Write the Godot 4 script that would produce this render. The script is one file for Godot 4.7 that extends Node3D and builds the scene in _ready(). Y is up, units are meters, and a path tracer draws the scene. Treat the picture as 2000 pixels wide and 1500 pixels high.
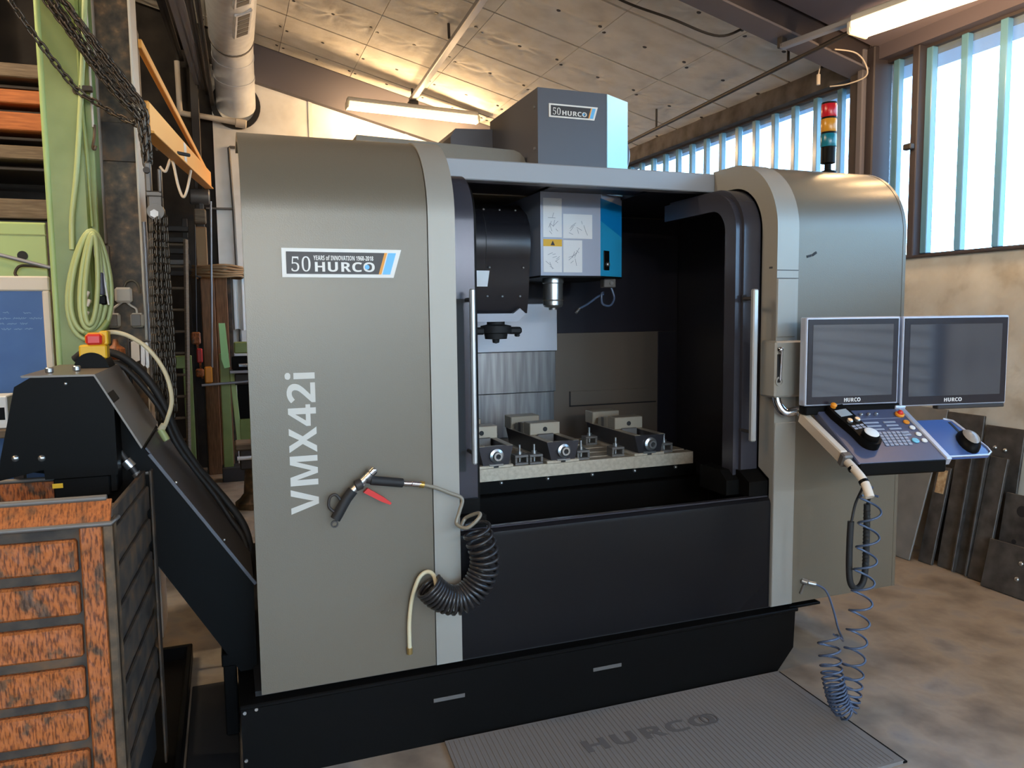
extends Node3D
# A machine shop: a vertical machining centre with chip conveyor, control pendant and shop surroundings.
# World: x right along the machine front, y up, z towards the viewer; the machine front is z = 0. Metres.

# ------------------------------------------------------------------ mesh builder
class B:
	var v := PackedVector3Array()
	var n := PackedVector3Array()
	func tri(a: Vector3, b: Vector3, c: Vector3, na: Vector3, nb: Vector3, nc: Vector3) -> void:
		var g := (b - a).cross(c - a)
		if g.length_squared() < 1e-16:
			return
		if g.dot(na + nb + nc) > 0.0:   # front faces run clockwise
			v.append_array([a, c, b]); n.append_array([na, nc, nb])
		else:
			v.append_array([a, b, c]); n.append_array([na, nb, nc])
	func flat(a: Vector3, b: Vector3, c: Vector3, out: Vector3) -> void:
		var g := (b - a).cross(c - a).normalized()
		if g.dot(out) < 0.0:
			g = -g
		tri(a, b, c, g, g, g)
	func quad(a: Vector3, b: Vector3, c: Vector3, d: Vector3, out: Vector3) -> void:
		flat(a, b, c, out); flat(a, c, d, out)
	func box(lo: Vector3, hi: Vector3, bev := 0.0) -> B:
		return obox(Transform3D(Basis(), (lo + hi) * 0.5), (hi - lo).abs(), bev)
	func obox(t: Transform3D, size: Vector3, bev := 0.0) -> B:
		var h := size * 0.5
		var e: float = minf(bev, minf(h.x, minf(h.y, h.z)) * 0.6)
		var k := [Vector3.RIGHT, Vector3.UP, Vector3.BACK]
		for ax in 3:
			var b1 := (ax + 1) % 3
			var c1 := (ax + 2) % 3
			for s in [-1.0, 1.0]:
				var o: Vector3 = k[ax] * h[ax] * s
				var p: Vector3 = k[b1] * (h[b1] - e)
				var q: Vector3 = k[c1] * (h[c1] - e)
				quad(t * (o - p - q), t * (o + p - q), t * (o + p + q), t * (o - p + q), t.basis * (k[ax] * s))
		if e > 0.0:
			for ax in 3:
				var b1 := (ax + 1) % 3
				var c1 := (ax + 2) % 3
				for sb in [-1.0, 1.0]:
					for sc in [-1.0, 1.0]:
						var l: Vector3 = k[ax] * (h[ax] - e)
						var p1: Vector3 = k[b1] * h[b1] * sb + k[c1] * (h[c1] - e) * sc
						var p2: Vector3 = k[b1] * (h[b1] - e) * sb + k[c1] * h[c1] * sc
						quad(t * (p1 - l), t * (p1 + l), t * (p2 + l), t * (p2 - l), t.basis * (k[b1] * sb + k[c1] * sc))
			for sx in [-1.0, 1.0]:
				for sy in [-1.0, 1.0]:
					for sz in [-1.0, 1.0]:
						var s3 := Vector3(sx, sy, sz)
						var i := (h - Vector3(e, e, e)) * s3
						flat(t * (i + Vector3(e * sx, 0, 0)), t * (i + Vector3(0, e * sy, 0)), t * (i + Vector3(0, 0, e * sz)), t.basis * s3)
		return self
	# a polygon swept by a vector; corners flatter than `soft` degrees are smoothed
	func sweep(poly: PackedVector2Array, at: Callable, by: Vector3, soft := 30.0, caps := true) -> B:
		var c := poly.size()
		var area := 0.0
		for i in c:
			area += poly[i].cross(poly[(i + 1) % c])
		var p := poly.duplicate()
		if area < 0.0:
			p.reverse()
		var en := []
		for i in c:
			var d := (p[(i + 1) % c] - p[i]).normalized()
			en.append(Vector2(d.y, -d.x))
		var o: Vector3 = at.call(Vector2.ZERO)
		var dir := func(w: Vector2) -> Vector3: return (at.call(w) - o).normalized()
		for i in c:
			var j := (i + 1) % c
			var n0: Vector2 = en[i]
			var n1: Vector2 = en[i]
			if n0.dot(en[(i + c - 1) % c]) > cos(deg_to_rad(soft)):
				n0 = (n0 + en[(i + c - 1) % c]).normalized()
			if n1.dot(en[j]) > cos(deg_to_rad(soft)):
				n1 = (n1 + en[j]).normalized()
			var a: Vector3 = at.call(p[i])
			var b: Vector3 = at.call(p[j])
			var m0: Vector3 = dir.call(n0)
			var m1: Vector3 = dir.call(n1)
			tri(a, b, b + by, m0, m1, m1)
			tri(a, b + by, a + by, m0, m1, m0)
		if caps:
			var ix := Geometry2D.triangulate_polygon(p)
			for i in range(0, ix.size(), 3):
				var a: Vector3 = at.call(p[ix[i]])
				var b: Vector3 = at.call(p[ix[i + 1]])
				var d: Vector3 = at.call(p[ix[i + 2]])
				flat(a, b, d, -by)
				flat(a + by, b + by, d + by, by)
		return self
	func xz_y(poly: PackedVector2Array, y0: float, y1: float, soft := 30.0) -> B:      # polygon of (x, z)
		return sweep(poly, func(w: Vector2) -> Vector3: return Vector3(w.x, y0, w.y), Vector3(0, y1 - y0, 0), soft)
	func zy_x(poly: PackedVector2Array, x0: float, x1: float, soft := 30.0) -> B:      # polygon of (z, y)
		return sweep(poly, func(w: Vector2) -> Vector3: return Vector3(x0, w.y, w.x), Vector3(x1 - x0, 0, 0), soft)
	func xy_z(poly: PackedVector2Array, z0: float, z1: float, soft := 30.0) -> B:      # polygon of (x, y)
		return sweep(poly, func(w: Vector2) -> Vector3: return Vector3(w.x, w.y, z0), Vector3(0, 0, z1 - z0), soft)
	func tube(pts: PackedVector3Array, r: float, seg := 10, closed := false) -> B:
		var c := pts.size()
		var side := Vector3.ZERO
		var rings := []
		for i in c:
			var d: Vector3
			if closed:
				d = (pts[(i + 1) % c] - pts[(i + c - 1) % c]).normalized()
			else:
				d = (pts[mini(i + 1, c - 1)] - pts[maxi(i - 1, 0)]).normalized()
			if side == Vector3.ZERO:
				side = d.cross(Vector3.UP if absf(d.y) < 0.9 else Vector3.RIGHT).normalized()
			side = (side - d * side.dot(d)).normalized()
			var up := d.cross(side)
			var ring := PackedVector3Array()
			for k in seg:
				var a := TAU * k / seg
				ring.append(side * cos(a) + up * sin(a))
			rings.append(ring)
		for i in (c if closed else c - 1):
			var j := (i + 1) % c
			for k in seg:
				var l := (k + 1) % seg
				var n0: Vector3 = rings[i][k]
				var n1: Vector3 = rings[i][l]
				var n2: Vector3 = rings[j][l]
				var n3: Vector3 = rings[j][k]
				tri(pts[i] + n0 * r, pts[i] + n1 * r, pts[j] + n2 * r, n0, n1, n2)
				tri(pts[i] + n0 * r, pts[j] + n2 * r, pts[j] + n3 * r, n0, n2, n3)
		if not closed:
			for k in seg:
				var l := (k + 1) % seg
				flat(pts[0], pts[0] + rings[0][k] * r, pts[0] + rings[0][l] * r, pts[0] - pts[1])
				flat(pts[c - 1], pts[c - 1] + rings[c - 1][k] * r, pts[c - 1] + rings[c - 1][l] * r, pts[c - 1] - pts[c - 2])
		return self
	# profile of (radius, height) turned about the local y axis of t
	func lathe(prof: PackedVector2Array, t: Transform3D, seg := 24, soft := 40.0) -> B:
		var en := []
		for i in prof.size() - 1:
			var d := (prof[i + 1] - prof[i]).normalized()
			en.append(Vector2(d.y, -d.x))
		for i in prof.size() - 1:
			var n0: Vector2 = en[i]
			var n1: Vector2 = en[i]
			if i > 0 and n0.dot(en[i - 1]) > cos(deg_to_rad(soft)):
				n0 = (n0 + en[i - 1]).normalized()
			if i < en.size() - 1 and n1.dot(en[i + 1]) > cos(deg_to_rad(soft)):
				n1 = (n1 + en[i + 1]).normalized()
			for k in seg:
				var a := TAU * k / seg
				var b := TAU * (k + 1) / seg
				var ca := Vector3(cos(a), 0, sin(a))
				var cb := Vector3(cos(b), 0, sin(b))
				var p0 := ca * prof[i].x + Vector3.UP * prof[i].y
				var p1 := cb * prof[i].x + Vector3.UP * prof[i].y
				var p2 := cb * prof[i + 1].x + Vector3.UP * prof[i + 1].y
				var p3 := ca * prof[i + 1].x + Vector3.UP * prof[i + 1].y
				var q0 := t.basis * (ca * n0.x + Vector3.UP * n0.y)
				var q1 := t.basis * (cb * n0.x + Vector3.UP * n0.y)
				var q2 := t.basis * (cb * n1.x + Vector3.UP * n1.y)
				var q3 := t.basis * (ca * n1.x + Vector3.UP * n1.y)
				tri(t * p0, t * p1, t * p2, q0, q1, q2)
				tri(t * p0, t * p2, t * p3, q0, q2, q3)
		return self
	func cyl(a: Vector3, b: Vector3, r: float, seg := 16, bev := 0.0) -> B:
		var l := a.distance_to(b)
		var y := (b - a) / l
		var x := y.cross(Vector3.RIGHT if absf(y.x) < 0.9 else Vector3.UP).normalized()
		return lathe(PackedVector2Array([Vector2(0, 0), Vector2(r - bev, 0), Vector2(r, bev), Vector2(r, l - bev), Vector2(r - bev, l), Vector2(0, l)]), Transform3D(Basis(x, y, x.cross(y)), a), seg)
	func dome(c: Vector3, y: Vector3, r: float, h: float, seg := 16) -> B:
		var pr := PackedVector2Array()
		for i in 9:
			var a := PI * 0.5 * i / 8.0
			pr.append(Vector2(r * cos(a), h * sin(a)))
		pr.insert(0, Vector2(0, 0))
		var x := y.cross(Vector3.RIGHT if absf(y.x) < 0.9 else Vector3.UP).normalized()
		return lathe(pr, Transform3D(Basis(x, y, x.cross(y)), c), seg)
	func beam(a: Vector3, b: Vector3, w: float, h: float, bev := 0.0) -> B:   # a bar from a to b, h upright
		var z := (b - a).normalized()
		var x := Vector3.UP.cross(z).normalized()
		if absf(z.y) > 0.999:
			x = Vector3.RIGHT
		return obox(Transform3D(Basis(x, z.cross(x), z), (a + b) * 0.5), Vector3(w, h, a.distance_to(b)), bev)
	func ibeam(a: Vector3, b: Vector3, w: float, h: float, th: float) -> B:
		var z := (b - a).normalized()
		var x := Vector3.UP.cross(z).normalized()
		if absf(z.y) > 0.999:
			x = Vector3.RIGHT
		var y := z.cross(x)
		var t := Transform3D(Basis(x, y, z), (a + b) * 0.5)
		var l := a.distance_to(b)
		obox(t, Vector3(th, h, l))
		obox(t.translated_local(Vector3(0, (h - th) * 0.5, 0)), Vector3(w, th, l))
		obox(t.translated_local(Vector3(0, -(h - th) * 0.5, 0)), Vector3(w, th, l))
		return self
	func mesh() -> ArrayMesh:
		var a := []
		a.resize(Mesh.ARRAY_MAX)
		a[Mesh.ARRAY_VERTEX] = v
		a[Mesh.ARRAY_NORMAL] = n
		var m := ArrayMesh.new()
		m.add_surface_from_arrays(Mesh.PRIMITIVE_TRIANGLES, a)
		return m

# ------------------------------------------------------------------ node helpers
var taken := {}
func numbered(called: String) -> String:
	var k: int = taken.get(called, 0)
	taken[called] = k + 1
	return called if k == 0 else "%s_%03d" % [called, k]

func offset_of(o: Node) -> Vector3:
	var p := Vector3.ZERO
	while o != self and o is Node3D:
		p += (o as Node3D).position
		o = o.get_parent()
	return p

func thing(called: String, label: String, category: String, at := Vector3.ZERO, group := "") -> Node3D:
	var o := Node3D.new()
	o.name = numbered(called)
	add_child(o)
	o.position = at
	o.set_meta("label", label)
	o.set_meta("category", category)
	if group != "":
		o.set_meta("group", group)
	return o

# a part whose shape is written in world coordinates (its thing must not be turned)
func part(o: Node3D, called: String, b: B, m: Material) -> MeshInstance3D:
	var p := MeshInstance3D.new()
	p.name = called
	p.mesh = b.mesh()
	p.material_override = m
	p.position = -offset_of(o)
	o.add_child(p, true)
	return p

# a part whose shape is written in its thing's own coordinates
func lpart(o: Node3D, called: String, b: B, m: Material, at := Transform3D()) -> MeshInstance3D:
	var p := MeshInstance3D.new()
	p.name = called
	p.mesh = b.mesh()
	p.material_override = m
	p.transform = at
	o.add_child(p, true)
	return p

func share(o: Node3D, called: String, mesh: Mesh, m: Material, at: Transform3D) -> MeshInstance3D:
	var p := MeshInstance3D.new()
	p.name = called
	p.mesh = mesh
	p.material_override = m
	p.transform = at
	o.add_child(p, true)
	return p

func single(called: String, b: B, m: Material, label: String, category: String, group := "") -> MeshInstance3D:
	var lo := b.v[0]
	var hi := b.v[0]
	for q in b.v:
		lo = lo.min(q)
		hi = hi.max(q)
	var base := Vector3((lo.x + hi.x) * 0.5, lo.y, (lo.z + hi.z) * 0.5)
	for i in b.v.size():
		b.v[i] -= base
	var p := MeshInstance3D.new()
	p.name = numbered(called)
	p.mesh = b.mesh()
	p.material_override = m
	p.position = base
	add_child(p)
	p.set_meta("label", label)
	p.set_meta("category", category)
	if group != "":
		p.set_meta("group", group)
	return p

func struct(called: String, b: B, m: Material) -> MeshInstance3D:
	var p := MeshInstance3D.new()
	p.name = called
	p.mesh = b.mesh()
	p.material_override = m
	add_child(p)
	p.set_meta("kind", "structure")
	return p

func text_part(o: Node3D, called: String, s: String, height: float, width: float, m: Material, t: Transform3D, bold := true, serif := false) -> MeshInstance3D:
	# lettering whose capitals are `height` tall and whose line is `width` long, centred on t (x along the line, y up the letters, z out)
	var f := SystemFont.new()
	f.font_names = PackedStringArray(["Droid Serif" if serif else "Droid Sans"])
	f.font_weight = 700 if bold else 400
	var tm := TextMesh.new()
	tm.font = f
	tm.text = s
	tm.font_size = 64
	tm.pixel_size = 0.01
	tm.depth = 0.02
	tm.horizontal_alignment = HORIZONTAL_ALIGNMENT_CENTER
	tm.vertical_alignment = VERTICAL_ALIGNMENT_CENTER
	var bb := tm.get_aabb()
	var sc := Vector3(width / maxf(bb.size.x, 0.001), height / maxf(bb.size.y, 0.001), 0.05)
	var arr := tm.get_mesh_arrays()
	var vs: PackedVector3Array = arr[Mesh.ARRAY_VERTEX]
	var c := bb.get_center()
	for i in vs.size():
		vs[i] = (vs[i] - c) * sc
	arr[Mesh.ARRAY_VERTEX] = vs
	var am := ArrayMesh.new()
	am.add_surface_from_arrays(Mesh.PRIMITIVE_TRIANGLES, arr)
	var p := MeshInstance3D.new()
	p.name = called
	p.mesh = am
	p.material_override = m
	p.transform = t
	o.add_child(p, true)
	return p

func text_world(o: Node3D, called: String, s: String, height: float, width: float, m: Material, t: Transform3D, bold := true, serif := false) -> MeshInstance3D:
	t.origin -= offset_of(o)
	return text_part(o, called, s, height, width, m, t, bold, serif)

# ------------------------------------------------------------------ materials
func mat(c: Color, rough := 0.6, metal := 0.0) -> StandardMaterial3D:
	var m := StandardMaterial3D.new()
	m.albedo_color = c
	m.roughness = rough
	m.metallic = metal
	return m

func noise_tex(seed_: int, freq: float, stops: Array, size := 512, octaves := 5, type := FastNoiseLite.TYPE_SIMPLEX_SMOOTH) -> NoiseTexture2D:
	var f := FastNoiseLite.new()
	f.seed = seed_
	f.noise_type = type
	f.frequency = freq
	f.fractal_octaves = octaves
	var g := Gradient.new()
	var offs := PackedFloat32Array()
	var cols := PackedColorArray()
	for s in stops:
		offs.append(s[0])
		cols.append(s[1])
	g.offsets = offs
	g.colors = cols
	var t := NoiseTexture2D.new()
	t.width = size
	t.height = size
	t.seamless = true
	t.noise = f
	t.color_ramp = g
	return t

func bump_tex(seed_: int, freq: float, strength := 4.0, size := 512) -> NoiseTexture2D:
	var f := FastNoiseLite.new()
	f.seed = seed_
	f.frequency = freq
	f.fractal_octaves = 5
	var t := NoiseTexture2D.new()
	t.width = size
	t.height = size
	t.seamless = true
	t.noise = f
	t.as_normal_map = true
	t.bump_strength = strength
	return t

func tex_mat(t: Texture2D, scale: float, rough := 0.8, metal := 0.0, normal: Texture2D = null, ns := 0.5, stretch := Vector3.ONE) -> StandardMaterial3D:
	var m := StandardMaterial3D.new()
	m.albedo_texture = t
	m.roughness = rough
	m.metallic = metal
	m.uv1_triplanar = true
	m.uv1_world_triplanar = true
	m.uv1_scale = Vector3.ONE * scale * stretch
	if normal:
		m.normal_enabled = true
		m.normal_texture = normal
		m.normal_scale = ns
	return m

func C(r: int, g: int, b: int, a := 1.0) -> Color:
	return Color(r / 255.0, g / 255.0, b / 255.0, a)

func curve(pts: Array, steps := 8) -> PackedVector3Array:   # Catmull-Rom through the points
	var out := PackedVector3Array()
	var c := pts.size()
	for i in c - 1:
		var p0: Vector3 = pts[maxi(i - 1, 0)]
		var p1: Vector3 = pts[i]
		var p2: Vector3 = pts[i + 1]
		var p3: Vector3 = pts[mini(i + 2, c - 1)]
		for k in steps:
			out.append(p1.cubic_interpolate(p2, p0, p3, float(k) / steps))
	out.append(pts[c - 1])
	return out

func arc(cx: float, cy: float, r: float, a0: float, a1: float, steps := 10) -> PackedVector2Array:
	var out := PackedVector2Array()
	for i in steps + 1:
		var a := deg_to_rad(lerpf(a0, a1, float(i) / steps))
		out.append(Vector2(cx + r * cos(a), cy + r * sin(a)))
	return out

var M := {}
var LAMP := Color(1.0, 0.82, 0.60)
var DAY := Color(0.90, 0.95, 1.0)
var WHITE := Color(1.0, 0.92, 0.80)

func _ready() -> void:
	setup_view()
	make_materials()
	make_room()
	make_lights()
	make_machine()
	make_interior()
	make_vises()
	make_pendant()
	make_air_gun()
	make_hoses()
	make_conveyor()
	make_crate()
	make_floor_things()
	make_plates()
	make_left_hall()
	make_back_corner()

# ------------------------------------------------------------------ view
func setup_view() -> void:
	var cam := Camera3D.new()
	cam.name = "camera"
	cam.position = Vector3(0, 1.6, 2.69)
	cam.rotation = Vector3(-0.09047528, -0.35683177, -0.01120100)
	cam.fov = 53.04
	cam.near = 0.05
	cam.far = 200.0
	add_child(cam)
	cam.current = true
	var sky_m := ProceduralSkyMaterial.new()
	sky_m.sky_top_color = Color(0.55, 0.77, 1.0)
	sky_m.sky_horizon_color = Color(0.69, 0.89, 1.0)
	sky_m.ground_horizon_color = Color(0.55, 0.57, 0.58)
	sky_m.ground_bottom_color = Color(0.40, 0.40, 0.40)
	sky_m.sky_energy_multiplier = 4.5
	sky_m.ground_energy_multiplier = 2.0
	var sky := Sky.new()
	sky.sky_material = sky_m
	var env := Environment.new()
	env.background_mode = Environment.BG_SKY
	env.sky = sky
	env.tonemap_mode = Environment.TONE_MAPPER_LINEAR
	env.tonemap_exposure = 0.46
	env.sdfgi_enabled = true
	env.ssao_enabled = true
	env.ssil_enabled = true
	var we := WorldEnvironment.new()
	we.name = "world"
	we.environment = env
	add_child(we)

func lamp_light(o: Node3D, p: Vector3, energy: float, size: float, color := LAMP) -> void:
	var l := OmniLight3D.new()
	l.name = "tube_light"
	l.light_color = color
	l.light_energy = energy
	l.light_size = size
	l.omni_range = 30.0
	l.omni_attenuation = 2.0
	l.shadow_enabled = true
	o.add_child(l, true)
	l.position = p - offset_of(o)

# a fluorescent batten: housing, end caps, glowing diffuser; two lights along its length just under the glass
func batten(o: Node3D, a: Vector3, b: Vector3, energy: float, w := 0.13, color := LAMP) -> void:
	var d := (b - a).normalized()
	var x := Vector3.UP.cross(d).normalized()
	var y := d.cross(x)
	var len_ := a.distance_to(b)
	var t := Transform3D(Basis(x, y, d), (a + b) * 0.5)
	var hb := B.new().obox(t.translated_local(Vector3(0, 0.035, 0)), Vector3(w * 0.8, 0.05, len_ - 0.02), 0.01)
	part(o, "housing", hb, M.lamp_body)
	var pr := PackedVector2Array([Vector2(-w * 0.5, 0.012), Vector2(-w * 0.5, -0.02), Vector2(-w * 0.36, -0.055), Vector2(w * 0.36, -0.055), Vector2(w * 0.5, -0.02), Vector2(w * 0.5, 0.012)])
	var db := B.new().sweep(pr, func(q: Vector2) -> Vector3: return a + x * q.x + y * q.y + d * 0.03, d * (len_ - 0.06), 50.0)
	part(o, "diffuser", db, M.glow)
	for s in [0, 1]:
		var e := a + d * 0.015 if s == 0 else b - d * 0.015
		part(o, "end_cap", B.new().obox(Transform3D(Basis(x, y, d), e - y * 0.02), Vector3(w, 0.075, 0.03), 0.012), M.lamp_end)
	for f in [0.15, 0.5, 0.85]:
		lamp_light(o, a.lerp(b, f) - y * 0.15, energy / 3.0, 0.04, color)

func make_lights() -> void:
	# the lamp behind the machine, hung from its rail
	var o := thing("fluorescent_lamp", "glowing fluorescent batten under the ceiling rail behind the machine head", "lamp", Vector3(2.0, 3.74, -5.62))
	batten(o, Vector3(1.285, 3.80, -5.60), Vector3(2.73, 3.755, -5.60), 5.5)
	var r := thing("ceiling_rail", "grey steel rail running back under the ceiling to the glowing batten behind the machine", "rail", Vector3(1.93, 3.89, -4.2))
	part(r, "rail", B.new().beam(Vector3(1.86, 3.905, -2.4), Vector3(2.0, 3.905, -5.68), 0.06, 0.05, 0.006), M.steel_grey)
	part(r, "hanger", B.new().cyl(Vector3(1.885, 3.92, -3.79), Vector3(1.882, 4.045, -3.79), 0.012, 8), M.dark_steel)
	part(r, "hanger", B.new().cyl(Vector3(1.99, 3.92, -5.60), Vector3(1.99, 4.01, -5.60), 0.012, 8), M.dark_steel)
	part(r, "clamp_plate", B.new().box(Vector3(1.95, 3.83, -5.66), Vector3(2.05, 3.885, -5.56), 0.008), M.dark_steel)
	# the near lamp at the top right with its short rail
	var o2 := thing("fluorescent_lamp", "glowing fluorescent batten at top right above the tall windows, nearest the camera", "lamp", Vector3(3.9, 3.3, -0.4))
	batten(o2, Vector3(3.715, 3.33, -1.16), Vector3(4.0, 3.33, 0.25), 3.0, 0.19)
	var r2 := thing("lamp_bracket", "bright channel rail on a square bracket carrying the near right batten", "rail", Vector3(3.7, 3.33, -1.4))
	part(r2, "rail", B.new().beam(Vector3(3.625, 3.385, -1.72), Vector3(4.0, 3.385, 0.25), 0.055, 0.035, 0.005), M.steel_grey)
	part(r2, "hanger", B.new().box(Vector3(3.60, 3.375, -1.745), Vector3(3.65, 3.575, -1.695), 0.006), M.dark_steel)
	# hall battens out of view; the last three are added as fill light
	var k := 0
	for p in [Vector3(-2.4, 4.2, 0.6), Vector3(-2.4, 3.6, 4.6), Vector3(2.6, 2.65, 5.2), Vector3(0.2, 2.65, 6.2), Vector3(-2.2, 4.3, -1.0)]:
		var l := thing("fluorescent_lamp", ["fluorescent batten over the left aisle beside the camera", "fluorescent batten over the left aisle behind the camera", "added unseen fill batten, low behind the camera on the window side", "added unseen fill batten, low and farthest behind the camera", "added unseen fill batten above the racks at far left"][k], "lamp", p)
		batten(l, p + Vector3(-0.73, 0.05, 0), p + Vector3(0.73, 0.05, 0), [7.0, 8.0, 11.0, 17.0, 14.0][k], 0.13, [LAMP, WHITE, DAY, WHITE, WHITE][k])
		part(l, "hanger", B.new().cyl(p + Vector3(0, 0.10, 0), Vector3(p.x, 4.522 - 0.2535 * p.x, p.z), 0.012, 8), M.dark_steel)
		k += 1

func make_materials() -> void:
	var grain := bump_tex(3, 0.06, 3.0, 256)
	var coarse := bump_tex(7, 0.012, 6.0, 512)
	M.cab_green = mat(C(108, 99, 84), 0.33, 0.15)            # hammered grey paint of the cabinets
	M.cab_green.normal_enabled = true
	M.cab_green.normal_texture = grain
	M.cab_green.normal_scale = 0.18
	M.cab_green.uv1_triplanar = true
	M.cab_green.uv1_world_triplanar = true
	M.cab_green.uv1_scale = Vector3.ONE * 10.0
	M.band = mat(C(150, 145, 135), 0.42, 0.2)                  # light silver grey trim paint
	M.frame_grey = mat(C(142, 143, 146), 0.5, 0.15)
	M.black_paint = mat(C(14, 13, 12), 0.45)
	M.black_paint.metallic_specular = 0.2
	M.black_gloss = mat(C(19, 18, 20), 0.26)
	M.black_gloss.metallic_specular = 0.3
	M.door_paint = mat(C(62, 61, 68), 0.24, 0.35)
	M.black_matte = mat(C(24, 23, 24), 0.7)
	M.cover_grey = mat(C(84, 84, 90), 0.42, 0.2)
	M.head_grey_lit = mat(C(160, 168, 186), 0.45, 0.1)  # lower casing grey, lightened for the front light it catches
	M.teal = mat(C(42, 158, 206), 0.35)
	M.teal_dark = mat(C(10, 130, 196), 0.35)
	M.pale_blue = mat(C(150, 214, 240), 0.4)
	M.white_sheet = mat(C(225, 225, 222), 0.6)
	M.paper = mat(C(226, 228, 230), 0.7)
	M.ink = mat(C(60, 60, 64), 0.8)
	M.yellow = mat(C(222, 172, 30), 0.5)
	M.orange_mark = mat(C(226, 150, 40), 0.5)
	M.blue_mark = mat(C(100, 178, 226), 0.45)
	M.logo_black = mat(C(46, 38, 34), 0.45)
	M.white_ink = mat(C(226, 222, 214), 0.5)
	M.letter_grey = mat(C(196, 192, 182), 0.55)
	M.steel = mat(C(190, 190, 188), 0.28, 0.9)
	M.chrome = mat(C(210, 210, 212), 0.14, 1.0)
	M.steel_grey = mat(C(150, 150, 156), 0.45, 0.4)
	M.dark_steel = mat(C(62, 58, 56), 0.55, 0.4)
	M.mid_steel = mat(C(110, 106, 102), 0.5, 0.5)
	M.handle = mat(C(198, 198, 196), 0.35, 0.7)
	M.stainless = tex_mat(noise_tex(11, 0.02, [[0.0, C(128, 128, 130)], [1.0, C(182, 182, 184)]], 256), 1.5, 0.34, 0.8, null, 0.0, Vector3(3, 0.2, 1))
	M.sheet_bright = mat(C(206, 210, 220), 0.42, 0.35)
	M.inner_wall = mat(C(116, 104, 93), 0.38, 0.3)
	M.inner_dark = mat(C(40, 38, 46), 0.36, 0.1)
	M.table_iron = tex_mat(noise_tex(13, 0.05, [[0.0, C(184, 168, 146)], [1.0, C(214, 200, 178)]], 256), 3.0, 0.42, 0.45)
	M.vise_body = mat(C(66, 64, 68), 0.32, 0.7)
	M.vise_jaw = mat(C(166, 154, 136), 0.42, 0.45)
	M.rubber = mat(C(28, 27, 27), 0.65)
	M.hose_black = mat(C(42, 40, 40), 0.28)
	M.hose_blue = mat(C(74, 88, 112), 0.25)
	M.cream = mat(C(206, 194, 160), 0.5)
	M.red_plastic = mat(C(206, 46, 40), 0.35)
	M.orange_plastic = mat(C(226, 140, 34), 0.4)
	M.glow = mat(C(255, 246, 230), 0.4)
	M.glow.emission_enabled = true
	M.glow.emission = Color(1.0, 0.90, 0.72)
	M.glow.emission_energy_multiplier = 3.2
	M.lamp_body = mat(C(176, 172, 164), 0.5)
	M.lamp_end = mat(C(205, 196, 176), 0.5)
	M.lens_red = mat(C(190, 24, 36), 0.25)
	M.lens_amber = mat(C(206, 140, 40), 0.25)
	M.lens_green = mat(C(14, 110, 128), 0.25)
	# the building
	M.floor = tex_mat(noise_tex(21, 0.008, [[0.0, C(112, 101, 90)], [0.35, C(144, 130, 114)], [0.6, C(162, 147, 129)], [0.8, C(150, 141, 132)], [1.0, C(122, 116, 110)]], 1024, 6), 0.35, 0.42, 0.0, bump_tex(5, 0.02, 3.0, 512), 0.25)
	M.plaster = tex_mat(noise_tex(22, 0.010, [[0.0, C(182, 168, 146)], [0.35, C(210, 200, 182)], [0.7, C(218, 210, 194)], [1.0, C(226, 218, 204)]], 512, 5), 0.5, 0.85, 0.0, coarse, 0.35)
	M.white_wall = tex_mat(noise_tex(23, 0.010, [[0.0, C(222, 220, 214)], [0.5, C(238, 237, 233)], [1.0, C(244, 243, 240)]], 512), 0.4, 0.8)
	M.concrete = tex_mat(noise_tex(24, 0.012, [[0.0, C(56, 49, 45)], [0.45, C(82, 77, 75)], [1.0, C(100, 96, 94)]], 512), 0.7, 0.85, 0.0, coarse, 0.4)
	M.rafter_grey = mat(C(98, 94, 100), 0.7)
	M.ceil = tex_mat(noise_tex(25, 0.010, [[0.0, C(190, 182, 170)], [0.5, C(210, 204, 192)], [1.0, C(222, 217, 207)]], 512), 0.6, 0.75, 0.0, coarse, 0.35)
	M.ceil_gap = mat(C(58, 50, 44), 0.9)
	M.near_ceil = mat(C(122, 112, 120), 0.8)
	M.dark_wall = tex_mat(noise_tex(26, 0.012, [[0.0, C(34, 30, 28)], [1.0, C(62, 56, 50)]], 512), 0.5, 0.9)
	M.pane = mat(C(214, 238, 250, 0.10), 0.08)
	M.pane.transparency = BaseMaterial3D.TRANSPARENCY_ALPHA
	M.mullion = mat(C(98, 144, 168, 0.90), 0.2)
	M.mullion.transparency = BaseMaterial3D.TRANSPARENCY_ALPHA
	M.win_frame = mat(C(52, 46, 50), 0.6)
	M.eave = mat(C(170, 212, 255), 0.8)
	# shop things
	M.rust_orange = tex_mat(noise_tex(31, 0.010, [[0.0, C(74, 56, 42)], [0.26, C(104, 74, 50)], [0.36, C(162, 92, 42)], [0.6, C(186, 104, 46)], [0.85, C(168, 96, 48)], [1.0, C(128, 86, 56)]], 1024, 6), 1.0, 0.55, 0.0, bump_tex(9, 0.02, 5.0, 512), 0.6, Vector3(1.3, 0.9, 1.3))
	M.rust_orange.detail_enabled = true
	M.rust_orange.detail_blend_mode = BaseMaterial3D.BLEND_MODE_MUL
	M.rust_orange.detail_uv_layer = BaseMaterial3D.DETAIL_UV_2
	M.rust_orange.detail_albedo = noise_tex(30, 0.02, [[0.0, C(96, 88, 82)], [0.34, C(170, 160, 150)], [0.5, C(240, 236, 232)], [1.0, C(255, 255, 255)]], 1024, 6)
	M.rust_orange.uv2_triplanar = true
	M.rust_orange.uv2_world_triplanar = true
	M.rust_orange.uv2_scale = Vector3(6.0, 1.2, 6.0)
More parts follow.
